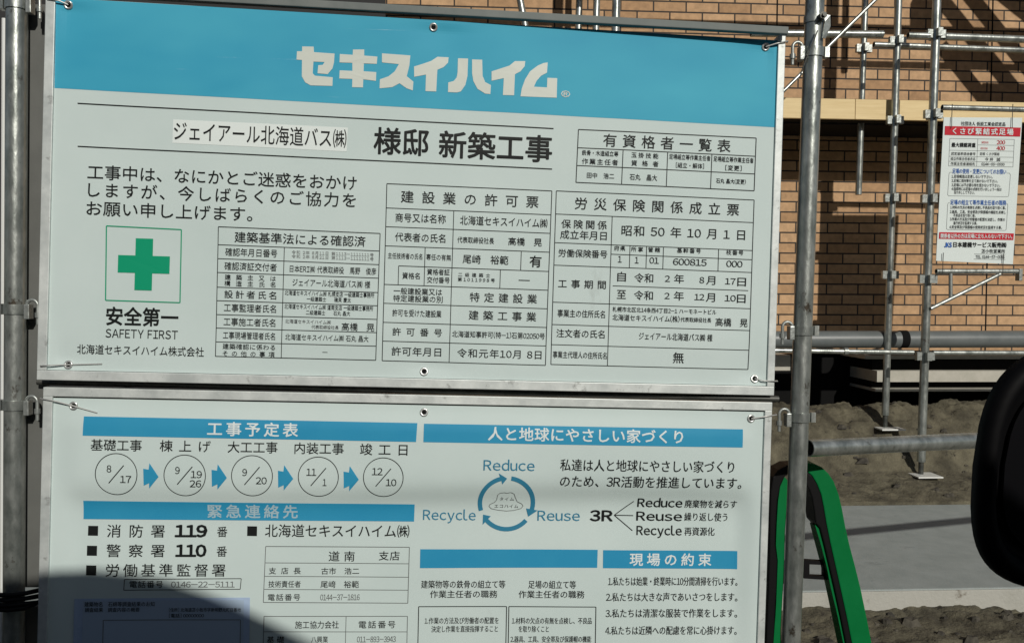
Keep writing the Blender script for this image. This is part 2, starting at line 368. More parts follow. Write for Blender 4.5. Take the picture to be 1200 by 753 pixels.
def table(pl, mb, c, segs, wpx=.9):
    pl.path(mb, c, wpx, True)
    for s0, t0, s1, t1 in segs: pl.line(mb, bil(c, s0, t0), bil(c, s1, t1), wpx*.9)

def frame_axes(yaw, lean, roll):
    Mx = Matrix.Rotation(R(yaw), 3, 'Z') @ Matrix.Rotation(R(lean), 3, 'X') @ Matrix.Rotation(R(roll), 3, 'Y')
    return Mx.col[0].copy(), -Mx.col[1], Mx.col[2].copy()
def sig(x): return 1/(1+math.exp(-max(-40, min(40, x))))
def edge_fade(u, v, hu, hv, m=.05): 
    k = min(1, max(0, (hu-abs(u))/m))*min(1, max(0, (hv-abs(v))/m)); return k*k*(3-2*k)

# ------------------------------------------------------------------ upper board
ux, n_, uz = frame_axes(1.436, -1.04, 1.482)
HU, HV = .89, .444
def bulge_up(u, v):
    pk = sum(math.exp(-((u-a)**2+(v-b)**2)/.0045) for a, b in ((-.87, .43), (.03, .43), (.87, .43), (-.86, -.43), (.03, -.43), (.87, -.43)))
    return -.005*pk*edge_fade(u, v, HU, HV, .03) + edge_fade(u, v, HU, HV, .12)*.0055*(noise.noise(Vector((u*2.2+3, v*2.6, 1)))+.4*noise.noise(Vector((u*5, v*6, 8))))
U = Plate((-.0832, 2.1409, 1.4848), ux, uz, n_, bulge_up)
ub = thing('construction_notice_board', 'upper framed construction notice board with a wide light blue band and green cross', 'sign', U.P(0, -.46))
mb = MB(); U.sheet(mb, -HU, HU, -HV, HV); sh = mb.build('sheet', M['sheet'], ub)
mb = MB(); U.slab(mb, -HU-.002, HU+.002, -HV-.002, HV+.002, -.022, -.008); mb.build('backing_panel', M['greypanel'], ub)
FR = .022
for (a, b, c, d) in ((-HU-FR, -HU, -HV-.001, HV+.012), (HU, HU+.019, -HV-.001, HV+.012), (-HU-FR, HU+.019, -HV-.024, -HV-.001), (-HU, HU, HV, HV+.006)):
    mb = MB(); U.slab(mb, a, b, c, d, -.024, -.012 if a == -HU and c == HV else .007); mb.build('frame_rail', M['alu'], ub, bevel=.0015)
mb = MB(); U.quad(mb, ((66, -2.4), (911.2, 47.6), (908, 149.3), (64, 103.3)), .0005, 60, 12); hb = mb.build('header_band', M['blue'], sh)
Za = lambda l: [(335+x/7.059, 40+y/7.059) for x, y in l]
Zb = lambda l: [(495+x/6.667, 40+y/6.667) for x, y in l]
mb = MB()
for p in (Za([(135,103),(230,105),(232,150),(403,162),(398,235),(385,285),(345,332),(262,325),(268,258),(305,255),(320,232),(228,228),(222,325),(240,345),(388,358),(385,430),(205,425),(160,400),(132,350),(133,215),(88,212),(92,143),(134,143)]),
          Za([(555,128),(648,128),(648,178),(757,187),(752,247),(645,243),(643,308),(748,315),(745,388),(640,375),(638,442),(548,440),(550,372),(442,368),(445,300),(550,305),(550,238),(444,235),(446,165),(553,172)]),
          Za([(795,160),(1030,178),(1022,260),(1000,350),(1055,395),(1050,468),(1000,450),(940,408),(880,440),(775,450),(778,375),(850,350),(900,310),(935,250),(795,235)]),
          [(485.2,78.2)]+Zb([(0,235),(70,210),(118,178),(205,182),(200,225),(165,260),(117,280),(108,450),(24,447),(28,318)])+[(485.4,90.3)],
          Zb([(278,190),(357,193),(352,330),(335,400),(300,450),(270,458),(200,455),(202,380),(245,368),(268,340),(275,300)]),
          Zb([(388,200),(467,203),(470,330),(490,378),(535,402),(530,472),(490,468),(430,430),(398,370),(388,310)]),
          Zb([(540,295),(680,250),(722,215),(803,215),(798,255),(765,295),(722,318),(715,482),(628,480),(635,348),(540,368)]),
          Zb([(978,225),(972,305),(925,330),(890,370),(870,415),(972,420),(975,345),(1052,348),(1048,500),(765,490),(775,430),(800,360),(840,295),(900,250),(945,230)])):
    U.poly(mb, p, .0014)
U.text(mb, '®', 657.3, 668, 110.3, 9.5, 0, .0014)
mb.build('logo_lettering', M['logo'], sh)
mb = MB(); U.quad(mb, ((203, 140), (407.5, 149.5), (406, 177.5), (202, 167.5)), .0006, 12, 2); st = mb.build('name_sticker', M['sticker'], sh)
mb = MB(); U.text(mb, 'ジェイアール北海道バス㈱', 204, 406, 158, 21.5, .006); U.text(mb, '様邸', 438.5, 502, 166, 30, .018); U.text(mb, '新築工事', 515, 646.5, 172, 30, .018)
for a, b in (((91, 121.2), (648.6, 151)), ((91, 171.5), (647, 198.2))): U.line(mb, a, b, 1.3)
mb.build('title_lettering', M['ink'], sh)
mb = MB()
U.text(mb, '工事中は、なにかとご迷惑をおかけ', 102.7, 418, 208, 16.5, .004); U.text(mb, 'しますが、今しばらくのご協力を', 103.5, 417, 228.5, 16.5, .004)
U.text(mb, 'お願い申し上げます。', 101.5, 296, 247.5, 16.5, .004, spread=False); mb.build('message_lettering', M['ink'], sh)
mb = MB(); U.path(mb, [(124.7, 264.6), (212.5, 269), (210.8, 354.5), (123.7, 351.7)], 1.3, True)
c0, ang = Vector((168.5, 309.7)), R(1.6); T = Vector((math.cos(ang), math.sin(ang))); N = Vector((-math.sin(ang), math.cos(ang))); a, b = 30.3, 10.2
U.poly(mb, [tuple(c0+T*x+N*y) for x, y in ((-b,-a),(b,-a),(b,-b),(a,-b),(a,b),(b,b),(b,a),(-b,a),(-b,b),(-a,b),(-a,-b),(-b,-b))])
mb.build('safety_cross_emblem', M['green'], sh)
mb = MB(); U.text(mb, '安全第一', 124.7, 208.6, 371, 20.5, .022); U.text(mb, 'SAFETY FIRST', 123.7, 208.3, 391.3, 9.6, .002); U.text(mb, '北海道セキスイハイム株式会社', 90, 239, 410.5, 11, .003)
mb.build('safety_lettering', M['ink'], sh)
# confirmation table
c = ((255.9, 265.6), (445.5, 273.5), (440.4, 421.8), (252.5, 417.2)); ty = [(y-265.6)/151.7 for y in (286.6, 302.9, 319.1, 336.3, 352.1, 368.4, 384.2, 400.4)]
mb = MB(); table(U, mb, c, [(0, t, 1, t) for t in ty]+[(.411, ty[0], .411, 1)]); tb = mb.build('confirmation_table', M['ink'], sh)
def texts(pl, rows, name, parent, m='ink', **k):
    mb = MB()
    for r in rows: pl.text(mb, *r, **k)
    return mb.build(name, M[m], parent)
texts(U, [('建築基準法による確認済', 275, 428.4, 280.3, 12, .004), ('確認年月日番号', 264, 325, 296, 9), ('確認済証交付者', 263, 324.5, 312.4, 9), ('建築主又は', 263.5, 323.4, 325.4, 6.2), ('構造主氏名', 263, 323, 332.6, 6.2),
  ('設計者氏名', 263, 324, 345.3, 9), ('工事監理者氏名', 262.4, 323.8, 361, 9), ('工事施工者氏名', 262, 323, 377.4, 9), ('工事現場管理者氏名', 261.3, 322.7, 393.2, 8.2), ('建築確認に係わる', 261, 322.7, 406.2, 6.4), ('その他の事項', 261, 322, 414.4, 6.2),
  ('日本ERI㈱ 代表取締役　馬野　俊彦', 339.7, 441, 316.3, 7.8), ('ジェイアール北海道バス㈱ 様', 343, 434, 332, 8.5), ('北海道セキスイハイム㈱ 札幌支店 一級建築士事務所', 334, 438.8, 344.3, 5.8), ('一級建築士　　磯貝 慶太', 359.7, 411.4, 350.8, 5.4),
  ('北海道セキスイハイム㈱ 道南支店 一級建築士事務所', 333.7, 437.5, 360, 5.8), ('二級建築士　　石丸 晶大', 358.8, 410.5, 366.6, 5.4), ('高橋　晃', 400.6, 438.8, 383, 9), ('北海道セキスイハイム㈱ 石丸 晶大', 334.6, 432, 395.6, 7.2), ('－', 378, 384, 412.4, 6)], 'lettering', tb)
texts(U, [('令和 2年 8月11日 第NNNNNNNNNNNN号', 342, 438, 297.0, 4), ('令和 2年 8月21日 第NNNNNNNNNNNN号', 342, 438, 301.6, 4), ('北海道セキスイハイム㈱', 334.6, 388, 376.7, 4.8), ('代表取締役社長', 365.3, 397, 383.2, 4.4)][2:], 'small_lettering', tb, 'inkgrey')
texts(U, [('令和 2年 8月11日 第1113-1111111号', 342, 438, 297.0, 4.2), ('令和 2年 8月21日 第1113-1111111号', 342, 438, 301.8, 4.2)], 'faded_lettering', tb, 'inkpale')
# permit table
c = ((453.4, 215.2), (646.8, 223.7), (639.2, 427.8), (447.9, 422.3)); r_ = [.137, .243, .351, .4615, .569, .6755, .783, .889]
mb = MB(); table(U, mb, c, [(0, t, 1, t) for t in r_ if t != .4615]+[(.085, .4615, 1, .4615), (.41, .137, .41, 1), (.243, .351, .243, .569), (.085, .4615, .085, .569), (.828, .351, .828, .4615), (.705, .4615, .705, .569)]); tb = mb.build('permit_table', M['ink'], sh)
texts(U, [('建設業の許可票', 470, 631, 233.5, 13.5, .004), ('商号又は名称', 463.5, 522.5, 255.8, 10), ('北海道セキスイハイム㈱', 539.3, 641.6, 259.8, 10.5), ('代表者の氏名', 463, 522, 278.4, 10), ('代表取締役社長', 536, 579, 281.5, 7), ('高橋　晃', 595.8, 635, 283.3, 9, .004),
  ('主任技術者の氏名', 454.7, 495, 300, 6.8), ('専任の有無', 499.6, 528.6, 301.4, 7), ('尾崎　裕範', 542.4, 595.8, 304.1, 10, .004), ('有', 621, 634.5, 306.2, 13, .015), ('資格名', 471.5, 492, 323, 7.4), ('資格者証', 500.5, 527, 318.6, 7), ('交付番号', 500.5, 527, 328, 7),
  ('二級建築士', 537, 574.4, 322.1, 4.6), ('第1011998号', 536.5, 580, 327.8, 4.6), ('―', 608, 621, 327.6, 9), ('一般建設業又は', 461.4, 518, 341.4, 7.6), ('特定建設業の別', 461, 518.8, 350, 7.6), ('特定建設業', 550.6, 629.4, 349, 10.5), ('許可を受けた建設業', 460, 517.3, 367, 8),
  ('建築工事業', 549.4, 628.5, 370, 10.5), ('許可番号', 460, 518, 389, 9), ('北海道知事許可(特-1)石第02050号', 530, 638.6, 392.4, 7.4), ('許可年月日', 459, 517, 411.8, 10), ('令和元年10月 8日', 536, 634.6, 414.4, 10)], 'lettering', tb)
# qualified persons table
c = ((677.8, 151.9), (886.1, 161.9), (883.7, 223.6), (675, 213.7))
mb = MB(); table(U, mb, c, [(0, .345, 1, .345), (0, .68, 1, .68), (.255, .345, .255, 1), (.506, .345, .506, 1), (.755, .345, .755, 1)], 1.0); tb = mb.build('qualification_table', M['ink'], sh)
texts(U, [('有資格者一覧表', 707, 856, 167.9, 14.5, .004), ('鉄骨・木造組立等', 682, 724.4, 179.8, 6), ('作業主任者', 682, 724, 189.8, 6.6), ('玉掛技能', 739.6, 771.4, 182.4, 6), ('資格者', 739.6, 771.4, 191.8, 6.4), ('足場組立等作業主任者', 784, 832.4, 184.6, 6), ('[組立・解体]', 792, 824.8, 194.2, 6),
  ('足場組立等作業主任者', 836, 883, 187.2, 6), ('[変更]', 850, 869, 197, 6), ('田中　浩二', 687.8, 719.6, 206, 6.4), ('石丸　晶大', 737.6, 769.8, 208, 7), ('石丸 晶大(変更)', 839, 874, 212.5, 5.6)], 'lettering', tb)
# accident insurance table
c = ((652, 223.6), (883.7, 234.4), (877, 432.7), (645.6, 426.7)); r_ = [.133, .298, .4275, .641, .77, .886]
mb = MB(); table(U, mb, c, [(0, t, 1, t) for t in r_]+[(.286, .133, .286, 1), (.286, .352, 1, .352), (.381, .298, .381, .4275), (.465, .298, .465, .4275), (.55, .298, .55, .4275), (.829, .298, .829, .4275), (.30, .535, .985, .535)]); tb = mb.build('insurance_table', M['ink'], sh)
texts(U, [('労災保険関係成立票', 673.9, 866, 242, 13.5, .004), ('保険関係', 658, 711, 263, 10), ('成立年月日', 656.7, 711, 275.4, 10), ('昭和 50 年 10 月 1 日', 728.4, 873, 272.6, 12), ('労働保険番号', 654.7, 711.7, 297, 9), ('府県', 719.7, 732.8, 290.9, 5.6), ('所掌', 739.6, 753.5, 292, 5.6), ('管轄', 759.5, 773.4, 292.6, 5.6),
  ('基幹番号', 793.3, 821.2, 293.7, 5.6), ('枝番号', 851, 871, 295.9, 5.6), ('1', 724.2, 728.6, 303.7, 7.4), ('1', 744, 748.4, 304.8, 7.4), ('01', 761, 772, 305.2, 7), ('600815', 788.5, 828, 307.2, 7.4), ('000', 851, 870, 309.3, 7.2), ('工事期間', 654.3, 710, 332.8, 9.6),
  ('自', 723.5, 733.5, 324, 11), ('令和', 743.5, 765.4, 325.6, 10.4), ('2', 779, 785, 326.5, 7), ('年', 790, 801.3, 326.6, 10.4), ('8', 819.5, 825, 328.2, 7), ('月', 827.5, 838, 328.2, 10.4), ('17', 849.5, 861.8, 329.6, 7), ('日', 864, 874, 330, 10.4),
  ('至', 723, 733.5, 344.7, 11), ('令和', 743, 765, 345.9, 10.4), ('2', 778.5, 784.5, 346.6, 7), ('年', 789.5, 801, 346.6, 10.4), ('12', 813.5, 825, 348, 7), ('月', 827, 837.5, 348.2, 10.4), ('10', 849, 862, 349.4, 7), ('日', 863.5, 873.5, 349.6, 10.4),
  ('事業主の住所氏名', 653.5, 709, 367.4, 8.6), ('札幌市北区北14条西4丁目2-1 ハーモネートビル', 717.7, 839, 363.8, 5.8), ('北海道セキスイハイム(株)', 717.7, 796, 372.6, 7.2), ('代表取締役社長', 797, 833, 374.6, 5.4), ('高橋　晃', 838, 875.8, 377.6, 9.4, .004), ('注文者の氏名', 652.3, 708.5, 390.8, 9.4),
  ('ジェイアール北海道バス㈱ 様', 748.7, 834.3, 394.5, 8.4), ('事業主代理人の住所氏名', 648, 711, 415.8, 7.8), ('無', 788.5, 801, 418.8, 12.5, .006)], 'lettering', tb)

# ------------------------------------------------------------------ lower board
ux, n_, uz = frame_axes(1.44, -1.04, 1.5)
LV = .455
def bulge_lo(u, v):
    e = edge_fade(u, v, HU, LV, .07)
    k = .80+.20*math.cos((u-.35)*2.4)
    v0 = .225 + .012*math.sin(u*3)
    s1 = sig((v-v0)/.0165)-.5
    return e*(.032*k*s1 + .003*noise.noise(Vector((u*3, v*5, 4))) - .006*sig((v-.13)/.03)*k)
L = Plate((-.1029, 2.1455, .5159), ux, uz, n_, bulge_lo)
lb = thing('schedule_notice_board', 'lower framed notice board with dark blue heading bars and round date circles', 'sign', L.P(0, -LV))
mb = MB(); L.sheet(mb, -HU, HU, -LV, LV); sh = mb.build('sheet', M['sheet'], lb)
mb = MB(); L.slab(mb, -HU-.002, HU+.002, -LV-.002, LV+.002, -.036, -.022); mb.build('backing_panel', M['greypanel'], lb)
for (a, b, c, d) in ((-HU-FR, -HU, -LV, LV+.004), (HU, HU+.019, -LV, LV+.004), (-HU-FR, HU+.019, -LV-.024, -LV), (-HU-FR, HU+.019, LV+.004, LV+.026)):
    mb = MB(); L.slab(mb, a, b, c, d, -.028, .007); mb.build('frame_rail', M['alu'], lb, bevel=.0015)
def bandpart(q, st, x0, x1, yc, h, m='paleword', bold=.018):
    mb = MB(); L.quad(mb, q, .0009); b = mb.build('heading_bar', M['bluedark'], sh)
    if st: texts(L, [(st, x0, x1, yc, h, bold)], 'heading_lettering', sh, m, d=.0018)
bandpart(((99.4, 487.2), (489.2, 494.9), (487.7, 516.8), (98.3, 509.5)), '工事予定表', 244.3, 349.7, 502.2, 15.5)
bandpart(((496.9, 495.6), (869.8, 502.3), (869, 523.4), (496.2, 517)), '人と地球にやさしい家づくり', 572, 798.8, 509, 15)
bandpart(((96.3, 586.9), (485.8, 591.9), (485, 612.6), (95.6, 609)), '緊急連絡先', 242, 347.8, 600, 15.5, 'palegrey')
bandpart(((492.4, 644.8), (701.8, 645.6), (701, 666.6), (492, 667)), None, 0, 0, 0, 0)
bandpart(((708.2, 646), (866, 646.7), (865.7, 668), (707.8, 667)), '現場の約束', 739.4, 835.3, 656.9, 14)
mb = MB()
cen = [(137.4, 554.7, 24.4), (217.5, 556.2, 24.2), (296, 556.6, 23.9), (373.5, 557.8, 23.4), (449.4, 558.5, 23.2)]
for x, y, r in cen:
    L.path(mb, [(x+r*math.cos(a*math.pi/24), y+r*math.sin(a*math.pi/24)) for a in range(48)], .9, True); L.line(mb, (x-9, y+10.5), (x+9, y-10.5), 1.1)
dates = mb.build('date_circles', M['ink'], sh)
texts(L, [('基礎工事', 108, 167.6, 520.6, 13), ('棟上げ', 188.7, 248, 521.7, 13), ('大工工事', 268, 326, 523, 13), ('内装工事', 345.9, 403.4, 524.4, 13), ('竣工日', 422.5, 477.7, 525.6, 13),
  ('8', 126.5, 132, 548.2, 8), ('17', 142, 155, 560.6, 8), ('9', 206.5, 212, 550, 8), ('19', 224.7, 237.8, 554.8, 8), ('26', 223.2, 236.6, 565.8, 8), ('9', 284.8, 290.4, 552.4, 8), ('20', 300.6, 313.3, 562.2, 8), ('11', 359.7, 371.2, 552.2, 8), ('1', 378.6, 383, 564.3, 8), ('12', 436.3, 448.6, 551.4, 8), ('10', 452.4, 464.7, 564.4, 8)], 'lettering', dates)
mb = MB()
for x, y in ((178, 557), (257.7, 558.3), (335.2, 559.4), (411.8, 560.4)):
    L.poly(mb, [(x-8.8, y-9), (x-2.5, y-8), (x-1.5, y-15.5), (x+9, y+.5), (x-2.5, y+14.5), (x-2.3, y+8), (x-8.8, y+11)])
mb.build('schedule_arrows', M['bluedark'], sh)
mb = MB()
for q in (((101.3, 616.8), (113, 617), (112.8, 628.5), (101, 628.3)), ((100.2, 640), (112, 640.2), (111.8, 651.9), (100, 651.7)), ((99.4, 663), (111.3, 663.2), (111.1, 674.9), (99.2, 674.7)), ((288.4, 617.6), (300, 617.8), (299.8, 629.2), (288.2, 629))): L.quad(mb, q, .001, 2, 2)
L.path(mb, [(144.3, 679.7), (281.5, 679), (280.3, 691.5), (143.5, 692.3)], .8, True)
em_ = mb.build('emergency_marks', M['ink'], sh)
texts(L, [('消防署', 123.6, 191.4, 623, 14.5, .004), ('119', 204, 240.8, 623.2, 13, .04), ('番', 253, 265, 624, 12), ('警察署', 123.2, 191.4, 646, 14.5, .004), ('110', 204.8, 240, 646.2, 13, .04), ('番', 252.6, 264.6, 647, 12), ('労働基準監督署', 122.4, 263, 669, 14.5, .004), ('電話番号', 150.4, 189.5, 685.4, 8), ('北海道セキスイハイム㈱', 309.5, 479.6, 623.3, 14.5, .003)], 'lettering', em_)
texts(L, [('0146-22-5111', 199, 273.8, 685.8, 6.6)], 'telephone_lettering', em_, 'inkgrey')
c = ((310.2, 641.3), (479.6, 642.5), (477.7, 708.4), (307.5, 706.9))
mb = MB(); table(L, mb, c, [(0, t, 1, t) for t in (.293, .534, .767)], .8); tb = mb.build('branch_table', M['inkgrey'], sh)
texts(L, [('道南', 384.5, 415, 653, 11.5, .003), ('支店', 443.7, 468, 652.4, 10.4), ('支店長', 314, 351.6, 669.9, 7.6), ('古市　浩二', 375.8, 420.4, 670.3, 7.6), ('技術責任者', 313.6, 351.4, 685.5, 7.6), ('尾﨑　裕範', 375, 420, 686, 8), ('電話番号', 313, 351, 700.9, 7.6)], 'lettering', tb)
texts(L, [('0144-37-1816', 374.5, 421, 701.2, 6.6)], 'telephone_lettering', tb, 'inkgrey')
c = ((308.4, 723.3), (477.3, 723.8), (475.4, 815), (305.5, 814))
mb = MB(); table(L, mb, c, [(0, t, 1, t) for t in (.2, .4, .6, .8)]+[(.572, 0, .572, 1)], .8); tb = mb.build('contractor_table', M['inkgrey'], sh)
texts(L, [('施工協力会社', 345, 396.4, 733.3, 8.6), ('電話番号', 419.9, 463, 733.3, 8.4), ('基礎', 311.9, 332, 750.6, 7.4), ('八興業', 364, 383.6, 750.6, 7.4)], 'lettering', tb)
texts(L, [('011-893-3943', 417.8, 463.6, 750.6, 6.6)], 'telephone_lettering', tb, 'inkgrey')
# recycling emblem and words
mb = MB(); cx, cy, rm, th = 594, 590.2, 31.3, 2.6
def pol(a, r): return (cx+r*math.cos(R(a)), cy-r*math.sin(R(a)))
for a0, a1, tip in ((197, 104, 90), (81, -15, -33), (-42, -138, -153)):
    k = 14; aa = lin(a0, a1, k)
    for p, q in zip(aa, aa[1:]): L.poly(mb, [pol(p, rm+th), pol(q, rm+th), pol(q, rm-th), pol(p, rm-th)])
    L.poly(mb, [pol(a1+1, rm+7), pol(tip, rm-.5), pol(a1-1, rm-7)])
mb.build('recycling_arrows', M['blueword'], sh)
texts(L, [('Reduce', 566.5, 625.9, 544.2, 11.6), ('Recycle', 495.8, 557.8, 604.8, 11.6), ('Reuse', 631, 681, 605.9, 11.6)], 'recycling_words', sh, 'blueword')
mb = MB(); hat = [(250, 480), (262, 462), (300, 445), (318, 420), (325, 375), (345, 357), (385, 352), (405, 358), (440, 350), (470, 365), (482, 400), (500, 440), (540, 460), (553, 480), (535, 503), (470, 520), (405, 525), (330, 517), (270, 503)]
L.path(mb, [(540+x/7.5, 530+y/7.5) for x, y in hat], .7, True); hm = mb.build('hill_outline', M['inkgrey'], sh)
texts(L, [('タイム', 586, 602.7, 585, 4.6), ('エコハイム', 580, 608, 594, 4.6)], 'lettering', hm, 'inkgrey')
mb = MB(); L.text(mb, '私達は人と地球にやさしい家づくり', 656, 859, 544.8, 13.5, .004); L.text(mb, 'のため、3R活動を推進しています。', 656, 868, 564, 13.5, .004); L.text(mb, '3R', 693.5, 719.5, 606, 12, .03)
for q in ((744.3, 588.4), (744, 605.7), (743, 623.4)): L.line(mb, (721.7, 605.3), q, 1.1)
L.text(mb, 'Reduce', 749, 801.4, 590.2, 10.2, .016); L.text(mb, '廃棄物を減らす', 804.4, 865.3, 591.4, 9.6, .004); L.text(mb, 'Reuse', 748, 801.4, 606.4, 10.2, .016, spread=True); L.text(mb, '繰り返し使う', 804.4, 855, 607, 9.6, .004); L.text(mb, 'Recycle', 748, 801, 623.2, 10.2, .016); L.text(mb, '再資源化', 804.4, 839.8, 624, 9.6, .004)
mb.build('recycling_lettering', M['ink'], sh)
mb = MB(); L.path(mb, [(490.5, 712.5), (594.3, 712.5), (592.3, 815), (488.4, 815)], 1, True); L.path(mb, [(597, 712.5), (699.5, 712.7), (698, 815), (595.2, 815)], 1, True); db = mb.build('duty_boxes', M['ink'], sh)
texts(L, [('建築物等の鉄骨の組立て等', 493.5, 592.8, 686.2, 9, .004), ('作業主任者の職務', 504, 583.4, 697.8, 8.6, .004), ('足場の組立て等', 620, 676, 686.5, 9, .004), ('作業主任者の職務', 608.6, 686, 698, 8.6, .004), ('1.作業の方法及び労働者の配置を', 497.6, 585, 729, 7.4), ('決定し作業を直接指揮すること', 505.6, 584, 738.8, 7.4),
  ('1.材料の欠点の有無を点検し、不良品', 600.6, 694.6, 729, 7.4), ('を取り除くこと', 608.6, 644, 738.8, 7.4), ('2.器具、工具、安全帯及び保護帽の機能', 599, 694, 750.8, 7.4)], 'lettering', db)
texts(L, [('1.私たちは始業・終業時に10分間清掃を行います。', 714, 866, 682.5, 10, .002), ('2.私たちは大きな声であいさつをします。', 711.5, 866, 700.9, 10, .002), ('3.私たちは清潔な服装で作業をします。', 711, 865.6, 720, 10, .002), ('4.私たちは近隣への配慮を常に心掛けます。', 710.7, 865, 740.3, 10, .002)], 'promise_lettering', sh)

# eyelets (each with its tie wire a thing of its own)
def eyelet(pl, parent, px, py):
    u, v = pl.uv(px, py); mb = MB(); k = 20; prof = [(.0105, .0008), (.0105, .0026), (.0080, .0036), (.0052, .0022), (.0052, .0008)]
    vs = [pl.P(u+r*math.cos(2*math.pi*i/k), v+r*math.sin(2*math.pi*i/k), d) for r, d in prof for i in range(k)]
    mb.add(vs, [(j*k+i, j*k+(i+1) % k, (j+1)*k+(i+1) % k, (j+1)*k+i) for j in range(len(prof)-1) for i in range(k)], True)
    o = mb.build('eyelet', M['brass'], parent)
    mb = MB(); mb.add([pl.P(u+.0052*math.cos(2*math.pi*i/k), v+.0052*math.sin(2*math.pi*i/k), .0010) for i in range(k)], [tuple(range(k))]); mb.build('eyelet_hole', M['black'], o)
for p in ((80, 6), (508, 32), (897.5, 55), (80, 427), (497, 435), (884.5, 443.5)): eyelet(U, ub, *p)
for p in ((86.5, 475), (497, 482.5), (880, 490)): eyelet(L, lb, *p)
def wire(pl, label, pts, r=.0016):
    q = []
    for (px, py, d) in pts:
        u, v = pl.uv(px, py); q.append(pl.P(u, v, d))
    tag(MB().tube(q, r, 8).build('tie_wire', M['wire']), label, 'wire', 'tie wires at the board eyelets')
wire(U, 'thin wire tying the top left eyelet of the upper board to its frame', [(80, 6, .003), (72, 3, .009), (58, 0, .012), (53, -1, -.01)], .002)
wire(U, 'thin wire tying the top right eyelet of the blue band to the frame', [(897.5, 55, .003), (908, 52.5, .009), (921, 50, .012), (924, 49, -.01)], .002)
wire(U, 'thin wire from the bottom left eyelet of the upper board below the company name', [(120, 426, .0022), (80, 427, .004), (62, 427.5, .010), (50, 428, .012), (47, 428, -.01)])
wire(U, 'thin wire tying the bottom right eyelet of the upper board to its frame', [(884.5, 443.5, .003), (893, 445.5, .009), (909, 446, .012), (911, 446, -.01)])
wire(L, 'thin wire from the top left eyelet of the lower board across its frame', [(115, 483, .0022), (86.5, 475, .004), (66, 469, .010), (50, 466, .012), (47, 466, -.01)])
wire(L, 'thin wire tying the top right eyelet of the lower board to its frame', [(880, 490, .003), (893, 487.5, .010), (908, 485, .012), (910, 485, -.01)])

# taped document in its clear sleeve, lower left
dc = thing('taped_document', 'bluish document in a clear sleeve taped to the lower left of the schedule board', 'document', L.P(*L.uv(190, 800), .003))
mb = MB(); L.quad(mb, ((86, 702), (292, 701), (290, 830), (83, 830)), .0022, 20, 10); mb.build('clear_sleeve', M['film'], dc)
mb = MB(); L.quad(mb, ((96, 704), (285, 704), (283, 826), (94, 826)), .0030, 16, 8); pp = mb.build('paper', M['paper'], dc)
mb = MB(); L.line(mb, (120, 727), (281, 727), .8, .0036); L.line(mb, (120, 727), (118, 815), .8, .0036); L.line(mb, (281, 727), (279, 815), .8, .0036); mb.build('ruled_lines', M['inkgrey'], pp)
mb = MB()
for a in (('建築物名　石綿等調査結果のお知', 98, 180, 708.3, 5.4), ('調査結果　調査内容の概要', 98.5, 162.5, 714.8, 5), ('[住所] 北海道苫小牧市字新明野元町目番地', 197, 281.5, 715.2, 4.6), ('[電話] 00000000', 197, 238, 722, 4.6)): L.text(mb, *a, d=.0038)
mb.build('lettering', M['ink'], pp)

# ------------------------------------------------------------------ poles that carry the boards
def seg(a, b, Y, ext0=0, ext1=0):
    p, q = at(*a, Y), at(*b, Y); d = q-p; return p-d*ext0, q+d*ext1
def ground_pole(name, label, a, b, Y, r, m, group):
    p, q = at(*a, Y), at(*b, Y); d = (q-p)/(q.z-p.z); top = p+d*(2.9-p.z); bot = p+d*(-.02-p.z)
    t = thing(name, label, 'pole', bot, group)
    MB().pipe(bot, top, r).build('pipe', m, t)
    return t, bot, top, d
tR, bR, tpR, dR = ground_pole('support_pole', 'thick galvanised support pole standing right of the two boards', (955, 0), (927, 753), 2.20, .0243, M['steel'], 'support poles of the boards')
tL, bL, tpL, dL = ground_pole('support_pole', 'thick galvanised support pole standing left of the two boards', (20, 0), (16, 753), 2.16, .0243, M['steel'], 'support poles of the boards')
# band clamp with its bolt on the right pole
def poleat(b, d, py, Y, px):
    z = at(px, py, Y).z; return b+d*(z-b.z)
pc = poleat(bR, dR, 24, 2.2, 954)
ct = thing('band_clamp', 'small steel band clamp with bolt and dangling strap near top of right pole', 'clamp', pc)
mb = MB(); mb.pipe(pc-dR*.009, pc+dR*.009, .0268, .0023, 24); mb.build('clamp_band', M['zinc'], ct)
bp_ = pc+Vector((.006, -.034, 0)); mb = MB(); mb.tube([bp_+Vector((0, .012, 0)), bp_+Vector((0, -.010, 0))], .010, 6); mb.tube([bp_+Vector((0, .012, 0)), bp_+Vector((0, -.016, 0))], .0048, 10); mb.build('bolt', M['darksteel'], ct)
mb = MB(); a = pc+Vector((.012, -.030, .008)); pts = [a, a+Vector((.018, 0, -.004)), a+Vector((.021, .004, -.030)), a+Vector((.008, .003, -.062)), a+Vector((-.002, -.001, -.062)), a+Vector((.004, -.001, -.02))]
mb.prism(pts, (0, .003, 0)); mb.build('strap', M['zinc'], ct)
pw = [at(958, 36, 2.165), at(953, 50, 2.165), at(946, 66, 2.165), at(940, 82, 2.168), at(937, 92, 2.172)]
tag(MB().tube(pw, .0017, 8).build('loose_wire', M['darksteel']), 'dark loose wire hanging from the band clamp down the right pole', 'wire')
